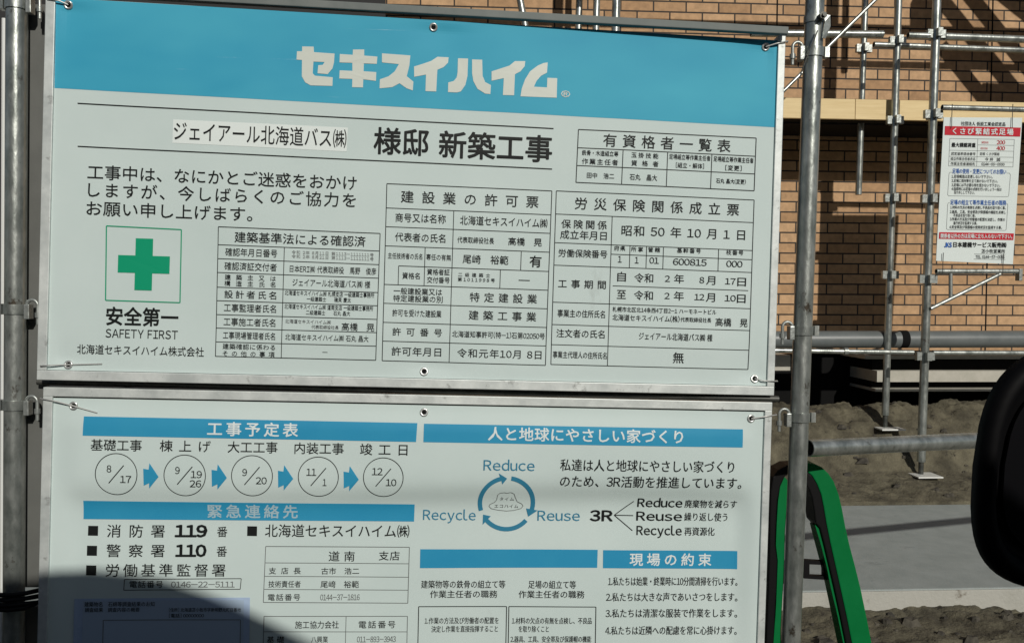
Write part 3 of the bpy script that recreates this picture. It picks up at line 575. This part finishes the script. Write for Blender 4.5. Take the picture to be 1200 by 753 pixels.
# J hook clamps
def hook(label, py, side, pl):
    b, d, Y, px = (bR, dR, 2.2, 945) if side > 0 else (bL, dL, 2.16, 18)
    c = poleat(b, d, py, Y, px); t = thing('hook_clamp', label, 'clamp', c, 'hook clamps holding the boards')
    mb = MB(); mb.pipe(c-d*.012, c+d*.012, .0275, .003, 24); mb.box(c+Vector((side*.033, -.002, 0)), (.006, 0, 0), (0, .011, 0), (0, 0, .013)); mb.build('clamp_band', M['steel'], t)
    mb = MB(); mb.box(c+Vector((-side*.036, -.010, -.006)), (.0065, 0, 0), (0, .012, 0), (0, 0, .018)); mb.build('clamp_jaw', M['zinc'], t, bevel=.002)
    mb = MB(); x0 = -side*.034; w_ = -side*.026; pts = [c+Vector((x0, -.012, -.012))]
    for k in range(9):
        an = math.pi*k/8; pts.append(c+Vector((x0+w_/2-w_/2*math.cos(an), -.014, .010+.013*math.sin(an))))
    pts.append(c+Vector((x0+w_, -.014, -.036))); mb.tube(pts, .0042, 10); mb.build('hook_bolt', M['zinc'], t)
    mb = MB(); q = c+Vector((x0+w_, -.014, -.014))
    mb.tube([q+Vector((0, 0, .006)), q+Vector((0, 0, -.006))], .0075, 6); mb.build('nut', M['zinc'], t)
hook('hook clamp beside the blue band on the right support pole, highest on that pole', 62, 1, U)
hook('hook clamp on the right support pole at the lower part of the upper board', 387, 1, U)
hook('hook clamp on the right support pole at the top of the lower board', 488, 1, L)
hook('hook clamp at the top of the left support pole, beside the blue band', 6, -1, U)
hook('hook clamp on the left support pole beside the company name of the upper board', 362, -1, U)
hook('hook clamp on the left support pole at the top of the lower board', 474, -1, L)

# bar along the top of the upper board, with the pipe it slides on
mb = MB(); a, b = at(60, -11.5, 2.142), at(922.5, 37, 2.142); d = (b-a).normalized(); up = Vector((0, -1, 0)).cross(d).normalized()
if up.z < 0: up = -up
mb.box((a+b)/2, (b-a)/2, (0, .010, 0), up*.0092)
tb_ = tag(mb.build('top_rail', M['railgrey'], bevel=.002), 'long grey square rail running along the top edge of the upper board', 'rail')
# gap between the two boards: dark strip with the crossing pipe behind
a, b = seg((44, 447), (912, 467), 2.17); tag(MB().tube([a, b], .008, 12).build('cross_pipe', M['darksteel']), 'thin dark pipe showing in the gap between the two boards', 'pipe')

# grey panels and white pipe at the left
def vpanel(label, px0, px1, py0, py1, Y, m, name='hoarding_sheet', cat='hoarding', dep=.012, group=None):
    mb = MB(); a, b, c, d = at(px0, py0, Y), at(px1, py0, Y), at(px1, py1, Y), at(px0, py1, Y)
    mb.prism([a, b, c, d], (0, dep, 0)); return tag(mb.build(name, m, bevel=.003), label, cat, group)
vpanel('tall grey panel standing between the left pole and the boards', 26.5, 56, 5, 688, 2.19, M['greypanel'])
vpanel('short grey panel below the dark rope at the lower left', 26, 48, 710, 830, 2.19, M['greypanel'])
tag(MB().tube([at(5.2, 22, 2.3), at(2.2, 860, 2.3)], .0065, 12).build('white_pipe', M['whitepvc']), 'thin white pipe at the far left edge beside the left pole', 'pipe')
mb = MB()
for k, (y0, y1) in enumerate(((694, 690), (700, 697), (706, 705), (711, 703))):
    mb.tube([at(-12, y0+2, 2.12), at(8, y0+3, 2.11), at(28, y0+1, 2.12), at(50, y1, 2.15), at(60, y1-1, 2.19)], .006, 8)
tag(mb.build('dark_rope', M['rubber']), 'dark rope wound round the left pole near its foot', 'rope')

# ------------------------------------------------------------------ scaffolding
YO, YI = 4.90, 5.14
def socket(pole, p, r, yaw=0):
    mb = MB()
    for k in range(4):
        an = k*math.pi/2+yaw; d = Vector((math.cos(an), math.sin(an), 0)); q = Vector((-d.y, d.x, 0)); c = p+d*(r+.013)
        mb.box(c, d*.017, q*.003+Vector((0, 0, 0)), (0, 0, .026)) if False else None
        mb.box(c+q*.012, d*.013, q*.002, (0, 0, .024)); mb.box(c-q*.012, d*.013, q*.002, (0, 0, .024)); mb.box(c+d*.0145, d*.002, q*.014, (0, 0, .024))
    mb.build('wedge_socket', M['zinc'], pole)
def scaffold_pole(label, a, b, Y, ys, r=.0243, foot=False, m=None, ext=0.0, group='upright scaffold poles'):
    p, q = at(*a, Y), at(*b, Y); top = p+(p-q)*ext
    t = thing('scaffold_pole', label, 'scaffold pole', q, group)
    mb = MB(); mb.pipe(top, q + (Vector((0, 0, .10)) if foot else Vector()), r); 
    d = (p-q)/(p.z-q.z)
    mb.build('pipe', m or M['steelfar'], t)
    for y in ys:
        z = at((a[0]+b[0])/2, y, Y).z; socket(t, q+d*(z-q.z), r)
    if foot:
        MB().tube([q, q+Vector((0, 0, .12))], .015, 12).build('jack_screw', M['darksteel'], t)
        mb = MB(); mb.box(q+Vector((.012, -.02, .022)), (.075, 0, 0), (0, .07, 0), (0, 0, .004)); mb.build('base_plate', M['plate'], t, bevel=.001)
    return t
scaffold_pole('nearest scaffold pole, left of the red and white sign, on a bright base plate', (1098, 0), (1079, 560), YO, (40, 134, 233, 327, 417), foot=True, ext=.35)
scaffold_pole('inner scaffold pole just left of the one beside the red and white sign', (1053, 0), (1037, 505), YI, (48, 141, 232, 322), .0215, foot=True, ext=.35)
scaffold_pole('short thin scaffold pole ending above the dark shadow, second from the right support pole', (1014, 0), (1006, 228), 5.30, (57,), .0195, ext=.5)
for lab, x in (('scaffold pole rising behind the board top, leftmost of three uprights there', 678), ('scaffold pole rising behind the board top, middle of three uprights there', 698.5), ('scaffold pole rising behind the board top, rightmost of three uprights there', 721.5)):
    Yp = {678: 5.36, 698.5: 5.3, 721.5: 4.9}[x]
    scaffold_pole(lab, (x+1, 0), (x-14, 505 if x != 721.5 else 560), Yp, (), .0215 if x != 721.5 else .0243, foot=True, ext=.35)
def ledger(label, a, b, Y, r=.0215, Y1=None, m=None, name='ledger_pipe', group='level scaffold pipes'):
    return tag(MB().pipe(at(*a, Y), at(*b, Y1 or Y), r, .003, 16).build(name, m or M['steelfar']), label, 'scaffold pipe', group)
ledger('level scaffold pipe right behind the top of the right support pole', (880, 39), (1034.5, 40.3), YO)
ledger('level scaffold pipe running right from the top of the nearest scaffold pole', (1107, 43), (1290, 49.5), YO)
ledger('short level scaffold pipe joining the inner and outer poles at the top right', (1064, 41.5), (1089, 42.2), YO, .019)
ledger('lower of the two level scaffold pipes near the top right', (1024, 52.5), (1290, 62.5), YI, .0185)
ledger('long thin bright pipe crossing below the thick grey pipe', (880, 410), (1070, 412.6), YO, .0150)
ledger('thin bright pipe running right from the nearest scaffold pole under the thick grey pipe', (1093, 413), (1290, 413.5), YO, .0150)
cp = at(991, 411.4, YO); tag(MB().pipe(cp-Vector((.012, 0, 0)), cp+Vector((.012, 0, 0)), .022, .005, 16).build('pipe_collar', M['zinc']), 'small bright collar on the thin pipe below the thick grey pipe', 'collar')
ledger('thin slanting brace from the top centre right down behind the right support pole', (1042, -16), (917, 108), 4.82, .0105, name='diagonal_brace', group='slanting scaffold braces')
ledger('slanting brace behind the board top left of the three uprights', (602, -40), (618, 45), 5.2, .0215, name='diagonal_brace', group='slanting scaffold braces')
# off-frame upper lift: it casts the shadows on the wall
def back(px, py, Y):                          # point of plane Y whose shadow falls on the wall at a photo pixel
    p = at(px, py, YW); return p - SUN*((p.y-Y)/SUN.y)
for lab, y, Y, r in (('level scaffold pipe one lift above the picture, casting the upper level shadow', 34, 5.0, .03), ('level scaffold pipe one lift above the picture, nearer to the wall', 75, 5.0, .0215)):
    p = back(1000, y, Y); tag(MB().pipe(p-Vector((3.2, 0, 0)), p+Vector((2.6, 0, 0)), r, .003, 16).build('ledger_pipe', M['steelfar']), lab, 'scaffold pipe', 'level scaffold pipes')
stt = thing('scaffold_stair', 'steel scaffold stair with two stringers rising above the right of the picture', 'stair', back(1150, 110, 5.0))
for nm, p, q, hw in (('stringer', (1083, -25), (1214, 137), .045), ('stringer', (1120, -25), (1250, 136), .045), ('handrail', (1103, 54), (1165, 131), .04)):
    a, b = back(*p, 5.0), back(*q, 5.0); mb = MB(); d = (b-a).normalized(); n = Vector((0, 1, 0)).cross(d)
    mb.box((a+b)/2, (b-a)/2, (0, .02, 0), n*hw); mb.build(nm, M['steelfar'], stt)
for p, q in (((1108, 58), (1150, 78)), ((1150, 100), (1200, 118)), ((1068, 2), (1098, 28))):
    a, b = back(*p, 5.0), back(*q, 5.0); mb = MB(); mb.abox(min(a.x, b.x), max(a.x, b.x), 4.97, 5.03, min(a.z, b.z), max(a.z, b.z)); mb.build('tread', M['steelfar'], stt)
mb = MB(); mb.prism([back(*p, 4.98) for p in ((1163, -3), (1275, 86), (1275, -60), (1150, -60))], (0, .03, 0)); mb.build('landing_plate', M['darksteel'], stt)
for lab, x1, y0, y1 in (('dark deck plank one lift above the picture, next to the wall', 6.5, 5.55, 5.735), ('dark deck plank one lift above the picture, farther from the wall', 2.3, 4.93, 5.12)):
    mb = MB(); mb.abox(-4, x1, y0, y1, 3.86 if y0 < 5.2 else 3.62, 3.90 if y0 < 5.2 else 3.66); tag(mb.build('deck_plank', M['darkwood'], bevel=.002), lab, 'deck plank', 'deck planks along the wall')  # unseen upper planks, added to keep overhead sky light off the wall
mb = MB(); a, b = back(975, -60, 5.05), back(971, 84, 5.05)  # unseen pipes, cut off above the view, added for their shadow bars
for dx in (0, .11):
    tag(MB().pipe(a+Vector((dx, 0, .8)), b+Vector((dx, 0, 0)), .024, .003, 14).build('hanging_pipe', M['steelfar']), ('left' if dx == 0 else 'right')+' one of two upright scaffold pipes ending just above the top of the picture', 'scaffold pipe')
# timber toe board and deck planks by the wall
pa, pb = at(905, 127, 5.19), at(1002, 127.5, 5.19); pz0, pz1 = at(980, 139.5, 5.19).z, at(980, 116, 5.19).z
gT = 'timber boards of the scaffold deck'
for lab, x0, x1 in (('left length of yellow timber board behind the right support pole', at(880, 127, 5.19).x, at(1001.6, 127, 5.19).x), ('right length of yellow timber board running behind the red and white sign', at(1002.2, 127, 5.19).x, at(1330, 127, 5.19).x)):
    mb = MB(); mb.abox(x0, x1, 5.185, 5.215, pz0, pz1); tag(mb.build('timber_board', M['wood'], bevel=.002), lab, 'timber board', gT)
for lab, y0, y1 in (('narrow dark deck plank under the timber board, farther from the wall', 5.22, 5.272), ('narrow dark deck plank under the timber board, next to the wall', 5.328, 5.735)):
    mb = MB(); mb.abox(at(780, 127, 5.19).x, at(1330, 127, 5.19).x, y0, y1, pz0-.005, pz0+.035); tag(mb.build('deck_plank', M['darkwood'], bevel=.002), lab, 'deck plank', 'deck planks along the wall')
# brackets around the small sign
bt = thing('scaffold_bracket', 'triangular scaffold bracket under the red and white sign', 'bracket', at(1093, 345, YO-.03))
MB().pipe(at(1097, 317.8, YO-.03), at(1193, 317.8, YO-.03), .0155).build('top_bar', M['steelfar'], bt)
mb = MB(); mb.box(at(1194, 322, YO-.03), (.010, 0, 0), (0, .02, 0), (0, 0, .035)); mb.build('end_plate', M['zinc'], bt, bevel=.002)
MB().tube([at(1114, 320, YO-.03), at(1114, 349, YO-.03)], .011, 10).build('strut', M['zinc'], bt)
MB().tube([at(1090.5, 361.5, YO-.03), at(1172, 321, YO-.03)], .0115, 10).build('brace', M['zinc'], bt)
ledger('level scaffold pipe that the red and white sign hangs from', (1104, 126), (1290, 131), YO-.03, .0165)
# dark sheet added over the left scaffolding to darken the lit wall behind
tag(MB().abox(-5, at(452, 5, 4.8).x, 4.78, 4.79, .3, 4.5).build('mesh_sheet', M['sheetmesh']), 'dark mesh sheet covering the scaffolding behind the boards', 'sheet')

# ------------------------------------------------------------------ small red and white sign
ys = YO-.055
S = Plate(at(1147, 222, ys), (1, 0, 0), (0, 0, 1), (0, -1, 0))
rs = thing('scaffold_safety_sign', 'white hanging safety sign with two red bands on the scaffolding', 'sign', at(1142, 309, ys))
q = ((1106, 137.5), (1198, 138), (1187, 309.5), (1097, 305.5))
mb = MB(); mb.prism([S.P(*S.uv(*p), 0) for p in q], (0, .004, 0)); pn = mb.build('sign_panel', M['notice'], rs)
def red(q, st, x0, x1, yc, h):
    mb = MB(); S.quad(mb, q, .002, 2, 1); mb.build('red_band', M['redink'], pn)
    texts(S, [(st, x0, x1, yc, h, .02)], 'band_lettering', pn, 'paleword', d=.004)
red(((1107.3, 147.8), (1196, 149.7), (1195.2, 160.2), (1106.8, 158.2)), 'くさび緊結式足場', 1116, 1187, 154.2, 7.2)
red(((1100.6, 272), (1188, 273.5), (1187.3, 281.2), (1100.2, 279.7)), '関係者以外の方は足場に立ち入らないで下さい。', 1102, 1185.6, 276.7, 5)
c = ((1113, 162.3), (1188.6, 163.5), (1187, 195.7), (1111.6, 194.5)); mb = MB(); table(S, mb, c, [(.435, .22, 1, .22), (0, .43, 1, .43), (0, .65, 1, .65), (0, .83, 1, .83), (.435, 0, .435, 1)], .9)
def rbox(x0, y0, x1, y1, t0, t1): S.path(mb, [(t0, y0), (x0+1, y0), (x0, y0+2), (x0-1.5, y1-1), (x0, y1), (x1-3, y1+1), (x1-2, y1), (x1, y0+3), (x1-1, y0+1), (t1, y0+1)], .9)
rbox(1112, 202, 1184, 229.5, 1116, 1180); rbox(1110.5, 237.5, 1181, 269, 1113, 1179.5)
S.line(mb, (1141.6, 297.6), (1178, 298), 1); S.line(mb, (1141, 303.5), (1178, 304), 1); tb = mb.build('ruled_lines', M['inkgrey'], pn)
texts(S, [('社団法人 仮設工業会認定品', 1126, 1178, 145.3, 4.6, .01), ('最大積載荷重', 1115, 1143, 170, 5, .02), ('認定基準適合番号', 1114.5, 1143, 180.2, 3.4), ('足場 くさび緊結', 1148, 1171, 180.4, 3.4), ('組立作業主任者氏名', 1114, 1142.6, 186.2, 3.4), ('今井 誠', 1154, 1172, 186.8, 4), ('作業主任者連絡先', 1114, 1142.4, 192, 3.4), ('0144-00-0000', 1150, 1177, 192.5, 3.2),
  ('1.足場構造は変更しないで下さい。', 1115, 1163, 207, 3.8, .01), ('2.足場に資材等を立て掛けないで下さい。', 1115, 1169, 212, 3.8, .01), ('3.足場には不必要な物を置かないで下さい。', 1115, 1172, 217, 3.8, .01), ('4.強風時には足場の点検を行いましょう一段は', 1115, 1173.5, 221.6, 3.8, .01), ('取り外しして下さい。', 1118, 1142, 225.6, 3.8, .01),
  ('1.材料の欠点の有無を点検し不良品を取り除く事。', 1113.5, 1178.5, 243.2, 3.8, .01), ('2.器具、工具、安全帯及び保護帽の機能を点検し', 1113, 1178.5, 248.4, 3.8, .01), ('不良品を取り除く事。', 1117, 1143, 252.4, 3.8, .01), ('3.作業の方法及び労働者の配置を決定し、作業の', 1113, 1177.4, 257, 3.8, .01), ('進行状況を監視する事。', 1117, 1145, 261.4, 3.8, .01), ('4.安全帯及び保護帽の使用状況を監視する事。', 1112.5, 1174, 266.2, 3.8, .01),
  ('日本建機サービス販売㈱', 1117, 1179, 286.8, 6, .02), ('苫小牧営業所', 1150, 1177.6, 294.2, 4.6), ('TEL 0144-57-0055', 1143, 1177, 301, 3.4)], 'lettering', pn, d=.003)
texts(S, [('200', 1168, 1177.7, 166.9, 4.4, .01), ('400', 1167.6, 1177.4, 173.8, 4.4, .01), ('梁間方向', 1150, 1158, 167, 2.6), ('桁行方向', 1149, 1157, 174, 2.6)], 'red_lettering', pn, 'redink', d=.003)
mb = MB(); S.text(mb, '足場の使用・変更についてのお願い', 1116, 1179, 200.9, 5.8, .01, .003); S.text(mb, '足場の組立て等作業主任者の職務', 1113.5, 1179, 237.3, 5.8, .01, .003)
S.text(mb, 'JKS', 1106.5, 1115, 287, 5, .05, .003); mb.build('blue_lettering', M['bluesign'], pn)
for lab, x, y0, y1 in (('short wire holding the top left corner of the red and white sign', 1116, 122, 150), ('short wire holding the top right corner of the red and white sign', 1187, 122, 150), ('short wire holding the bottom left corner of the red and white sign', 1105.5, 296, 322), ('short wire holding the bottom right corner of the red and white sign', 1176, 297, 322)):
    tag(MB().tube([at(x, y0, ys-.012), at(x-.6, (y0+y1)/2, ys-.008), at(x-.8, y1, ys-.012)], .0022, 6).build('sign_wire', M['darksteel']), lab, 'wire', 'wires holding the red and white sign')

# ------------------------------------------------------------------ thick grey pipe, barricade pipe, green stand
gp = thing('grey_drain_pipe', 'thick grey plastic pipe lying level along the foot of the brick wall', 'pipe', at(1050, 397, 5.2))
MB().pipe(at(820, 398, 5.2), at(1300, 396.8, 5.2), .054, .004, 32).build('pipe', M['pvc'], gp)
MB().pipe(at(1053, 397.2, 5.2), at(1062, 397.2, 5.2), .0555, .004, 32).build('joint_band', M['black'], gp)
pA, pB = at(947.5, 524.8, 2.36), at(1148, 515.6, 2.55); pB = pA+(pB-pA)*(2.6/(pB.x-pA.x))
tag(MB().pipe(pA, pB, .0243, .003, 20).build('barricade_pipe', M['steel']), 'thick bright barricade pipe reaching right from the right support pole', 'barricade pipe')
Z4 = lambda l: [(880+x/3.231, 520+y/3.231) for x, y in l]
YG = 2.53
gs = thing('barricade_stand', 'green plastic barricade stand shaped like an upturned U with black edging', 'barricade', at(955, 815, YG))
def slab(l, Y, d, name, m, par=gs, bev=.004):
    mb = MB(); mb.prism([at(*p, Y) for p in Z4(l)], (0, d, 0)); return mb.build(name, m, par, bevel=bev)
slab([(150,82),(185,73),(215,72),(245,76),(270,88),(295,112),(315,142),(333,190),(345,240),(358,310),(375,385),(395,460),(415,540),(438,650),(458,753),(502,960),(428,960),(385,765),(362,650),(338,540),(318,450),(300,370),(286,300),(276,240),(266,190),(250,150),(232,120),(212,103),(185,97),(155,100)], YG, .06, 'stand_body', M['greenplastic'])
slab([(212,104),(232,121),(250,151),(266,191),(276,241),(286,301),(300,371),(318,451),(338,541),(362,651),(385,766),(428,960),(405,960),(363,766),(340,651),(316,541),(296,455),(278,378),(262,318),(246,300),(240,250),(232,205),(222,175),(205,150),(200,125)], YG-.008, .075, 'edge_strip', M['rubber'])
slab([(246,310),(262,322),(278,380),(296,456),(316,543),(340,652),(363,768),(405,960),(396,960),(352,768),(328,652),(306,548),(284,455),(264,380)], YG, .05, 'inner_flange', M['greenplastic'], bev=.002)
slab([(84,125),(105,98),(140,80),(175,78),(178,100),(150,104),(128,125),(112,160),(100,215),(95,300),(92,380),(100,440),(98,520),(92,620),(86,753),(84,960),(50,960),(58,753),(66,560),(70,420),(72,280),(75,180)], YG-.006, .07, 'edge_strip', M['rubber'])
slab([(128,128),(150,150),(135,240),(128,330),(126,420),(122,520),(112,700),(108,960),(86,960),(88,753),(95,600),(101,440),(94,380),(97,300),(102,215),(113,162)], YG+.012, .05, 'stand_body', M['greenplastic'], bev=.002)
mb = MB()
for l in ([(200,438),(298,444),(298,458),(200,454)], [(200,496),(303,500),(306,515),(200,508)], [(200,454),(222,455),(222,496),(200,496)], [(274,457),(302,458),(304,500),(274,498)], [(98,440),(128,440),(128,530),(98,520)]):
    mb.prism([at(*p, YG+.02) for p in Z4(l)], (0, .015, 0))
mb.build('crossbar', M['rubber'], gs)
# ------------------------------------------------------------------ the car the picture is taken from
car = thing('car', 'dark car whose black door mirror shows at the right edge', 'car', (.2, -.95, -.03))
YC = -.12; WD = 1.62                         # board-side flank and width
def roof(px, py):                             # roof outline whose shadow edge falls at a photo pixel of the lower board
    d = ray(px, py); t = (L.o-CAM).dot(L.n)/d.dot(L.n); P = CAM+d*t; q = P-SUN*((P.y-YC)/SUN.y); return (q.x, q.z)
rf = [roof(*p) for p in ((-60, 682), (20, 668), (70, 662), (110, 660), (150, 664), (195, 672), (240, 687), (275, 701), (305, 715), (345, 735), (390, 758))]
sl_ = rf[-1]
prof = [(-2.45, .30), (-2.5, .75), (-2.42, 1.05), (-2.2, 1.50), (-1.95, 1.64), (-1.2, rf[0][1]-.01)]+rf+[(sl_[0]+.45, sl_[1]-.33), (1.15, 1.04), (1.6, .93), (1.75, .78), (1.78, .42), (1.70, .24), (-2.3, .24)]
def cross(name, pr, y0, y1, m, par, bev):
    mb = MB(); mb.prism([(x, y0, z) for x, z in pr], (0, y1-y0, 0)); return mb.build(name, m, par, bevel=bev)
body = cross('body', prof, YC-WD, YC, M['carpaint'], car, .035)
for (p) in ([(-.95, 1.10), (-.92, 1.56), (-.25, 1.56), (.05, 1.47), (.52, 1.10)], [(-2.02, 1.12), (-1.9, 1.54), (-1.05, 1.56), (-1.05, 1.10)]):
    cross('side_window', p, YC+.0005, YC+.003, M['glass'], car, 0)
a0, a1 = Vector((rf[-1][0], 0, rf[-1][1])), Vector((rf[-1][0]+.45, 0, rf[-1][1]-.33)); nn = Vector((.59, 0, .81))*.004
mb = MB(); q = [a0+nn+Vector((0, YC-.12, 0)), a1+nn+Vector((0, YC-.10, 0)), a1+nn+Vector((0, YC-WD+.10, 0)), a0+nn+Vector((0, YC-WD+.12, 0))]
mb.prism(q, nn*.6); mb.build('windscreen', M['glass'], car)
for x in (-1.75, 1.1):
    for y in (YC-.09, YC-WD+.09):
        mb = MB(); mb.tube([(x, y-.09, .27), (x, y-.085, .27), (x, y+.085, .27), (x, y+.09, .27)], [.27, .29, .29, .27], 28); wh = mb.build('wheel', M['rubber'], car)
        s_ = 1 if y > -.9 else -1; mb = MB(); mb.tube([(x, y+s_*.088, .27), (x, y+s_*.096, .27)], .18, 20); mb.build('rim', M['alu'], wh)
for y in (YC-.2, YC-WD+.2):
    mb = MB(); mb.box((1.775, y, .68), (.012, 0, 0), (0, .14, 0), (0, 0, .07)); mb.build('headlight', M['lamp'], car, bevel=.01)
    mb = MB(); mb.box((-2.49, y, .9), (.012, 0, 0), (0, .07, 0), (0, 0, .13)); mb.build('tail_light', M['red'], car, bevel=.01)
mb = MB(); mb.box((-.65, YC+.012, .98), (.09, 0, 0), (0, .012, 0), (0, 0, .014)); mb.build('door_handle', M['carpaint'], car, bevel=.004)
# door mirror on its arm
YM = .46
ml, mt, mbm = at(1145, 555, YM), at(1200, 406, YM), at(1195, 690, YM)
k = 64
def outline(sx, sz, Y, n=4.0):               # rounded, slightly leaning outline: narrower towards the top
    z1, z0 = mt.z+.006, mbm.z-.005; zc, hz = (z0+z1)/2, (z1-z0)/2; hx = .105; xc = ml.x+hx; pts = []
    for i in range(k):
        an = 2*math.pi*i/k; c, s_ = math.cos(an), math.sin(an)
        u = math.copysign(abs(c)**(2/n), c); v = math.copysign(abs(s_)**(2/n), s_)
        lean = .010*max(0, v+.3)**2 if u < 0 else 0
        pts.append(Vector((xc+u*hx*sx+lean, Y, zc+v*hz*sz)))
    return pts
rings = [outline(.02, .02, YM+.012), outline(.86, .80, YM+.012), outline(.875, .82, YM+.010), outline(.90, .855, YM-.001), outline(.945, .92, YM-.004), outline(.985, .975, YM-.001), outline(1, 1, YM+.006)]
for y, f, g_ in ((.02, .99, 1.0), (.035, .95, .97), (.05, .87, .90), (.062, .74, .78), (.07, .5, .55), (.073, .05, .05)):
    rings.append([p+Vector((y*.75, 0, -y*.1)) for p in outline(f, g_, YM+y)])
mb = MB(); mb.add([v for r in rings for v in r], [(j*k+i, j*k+(i+1) % k, (j+1)*k+(i+1) % k, (j+1)*k+i) for j in range(len(rings)-1) for i in range(k)], True)
mr_ = mb.build('door_mirror', M['mirrorshell'], car)
mb = MB(); a_, b_ = outline(.80, .74, YM+.0105), outline(.80, .74, YM+.0085); n_k = len(a_)
mb.add(b_, [tuple(range(n_k))]); mb.add(a_+b_, [(i, (i+1) % n_k, n_k+(i+1) % n_k, n_k+i) for i in range(n_k)]); mb.build('mirror_glass', M['mirrordark'], mr_)
xc = ml.x+.105; z0 = mbm.z
mb = MB(); mb.tube([(xc+.08, YM+.04, z0+.01), (xc+.16, YM-.06, z0-.03), (xc+.30, YM-.34, z0-.10), (xc+.32, YC-.02, z0-.12)], [.018, .02, .024, .03], 14); mb.build('mirror_arm', M['rubber'], mr_)
# unseen houses behind the viewer, added to block low sky light from the wall
M['housewall'] = mat('brown_house_wall', (.13, .11, .09), .9, var=(.17, .15, .12), scale=4)
M['roofing'] = mat('dark_roofing', (.05, .05, .055), .8)
for lab, x, wd, h in (('brown two storey house across the street, farthest left of the viewer', -21.5, 10.4, 6.6), ('brown two storey house across the street, left of the viewer', -10.8, 10, 7.2), ('brown two storey house across the street, behind the viewer', 0, 10.2, 7.4), ('brown two storey house across the street, right of the viewer', 11, 10.4, 7.0), ('brown two storey house across the street, farthest right of the viewer', 22, 10.4, 6.8)):
    hs = thing('house', lab, 'house', (x, -18, -.03), 'houses across the street')
    MB().abox(x-wd/2, x+wd/2, -22, -16, -.03, h).build('wall', M['housewall'], hs)
    mb = MB(); mb.prism([(x-wd/2-.4, -22.5, h), (x-wd/2-.4, -15.5, h), (x-wd/2-.4, -19, h+1.7)], (wd+.8, 0, 0)); mb.build('roof', M['roofing'], hs)
    for i in (-1, 1):
        for z in (1.0, 3.8):
            mb = MB(); mb.abox(x+i*wd*.25-.8, x+i*wd*.25+.8, -16.01, -15.96, z, z+1.2); wn = mb.build('window', M['whitepvc'], hs)
            mb = MB(); mb.abox(x+i*wd*.25-.74, x+i*wd*.25+.74, -15.965, -15.955, z+.06, z+1.14); mb.build('pane', M['glass'], wn)
    mb = MB(); mb.abox(x-.45, x+.45, -16.01, -15.95, 0, 2.1); mb.build('door', M['darksteel'], hs)
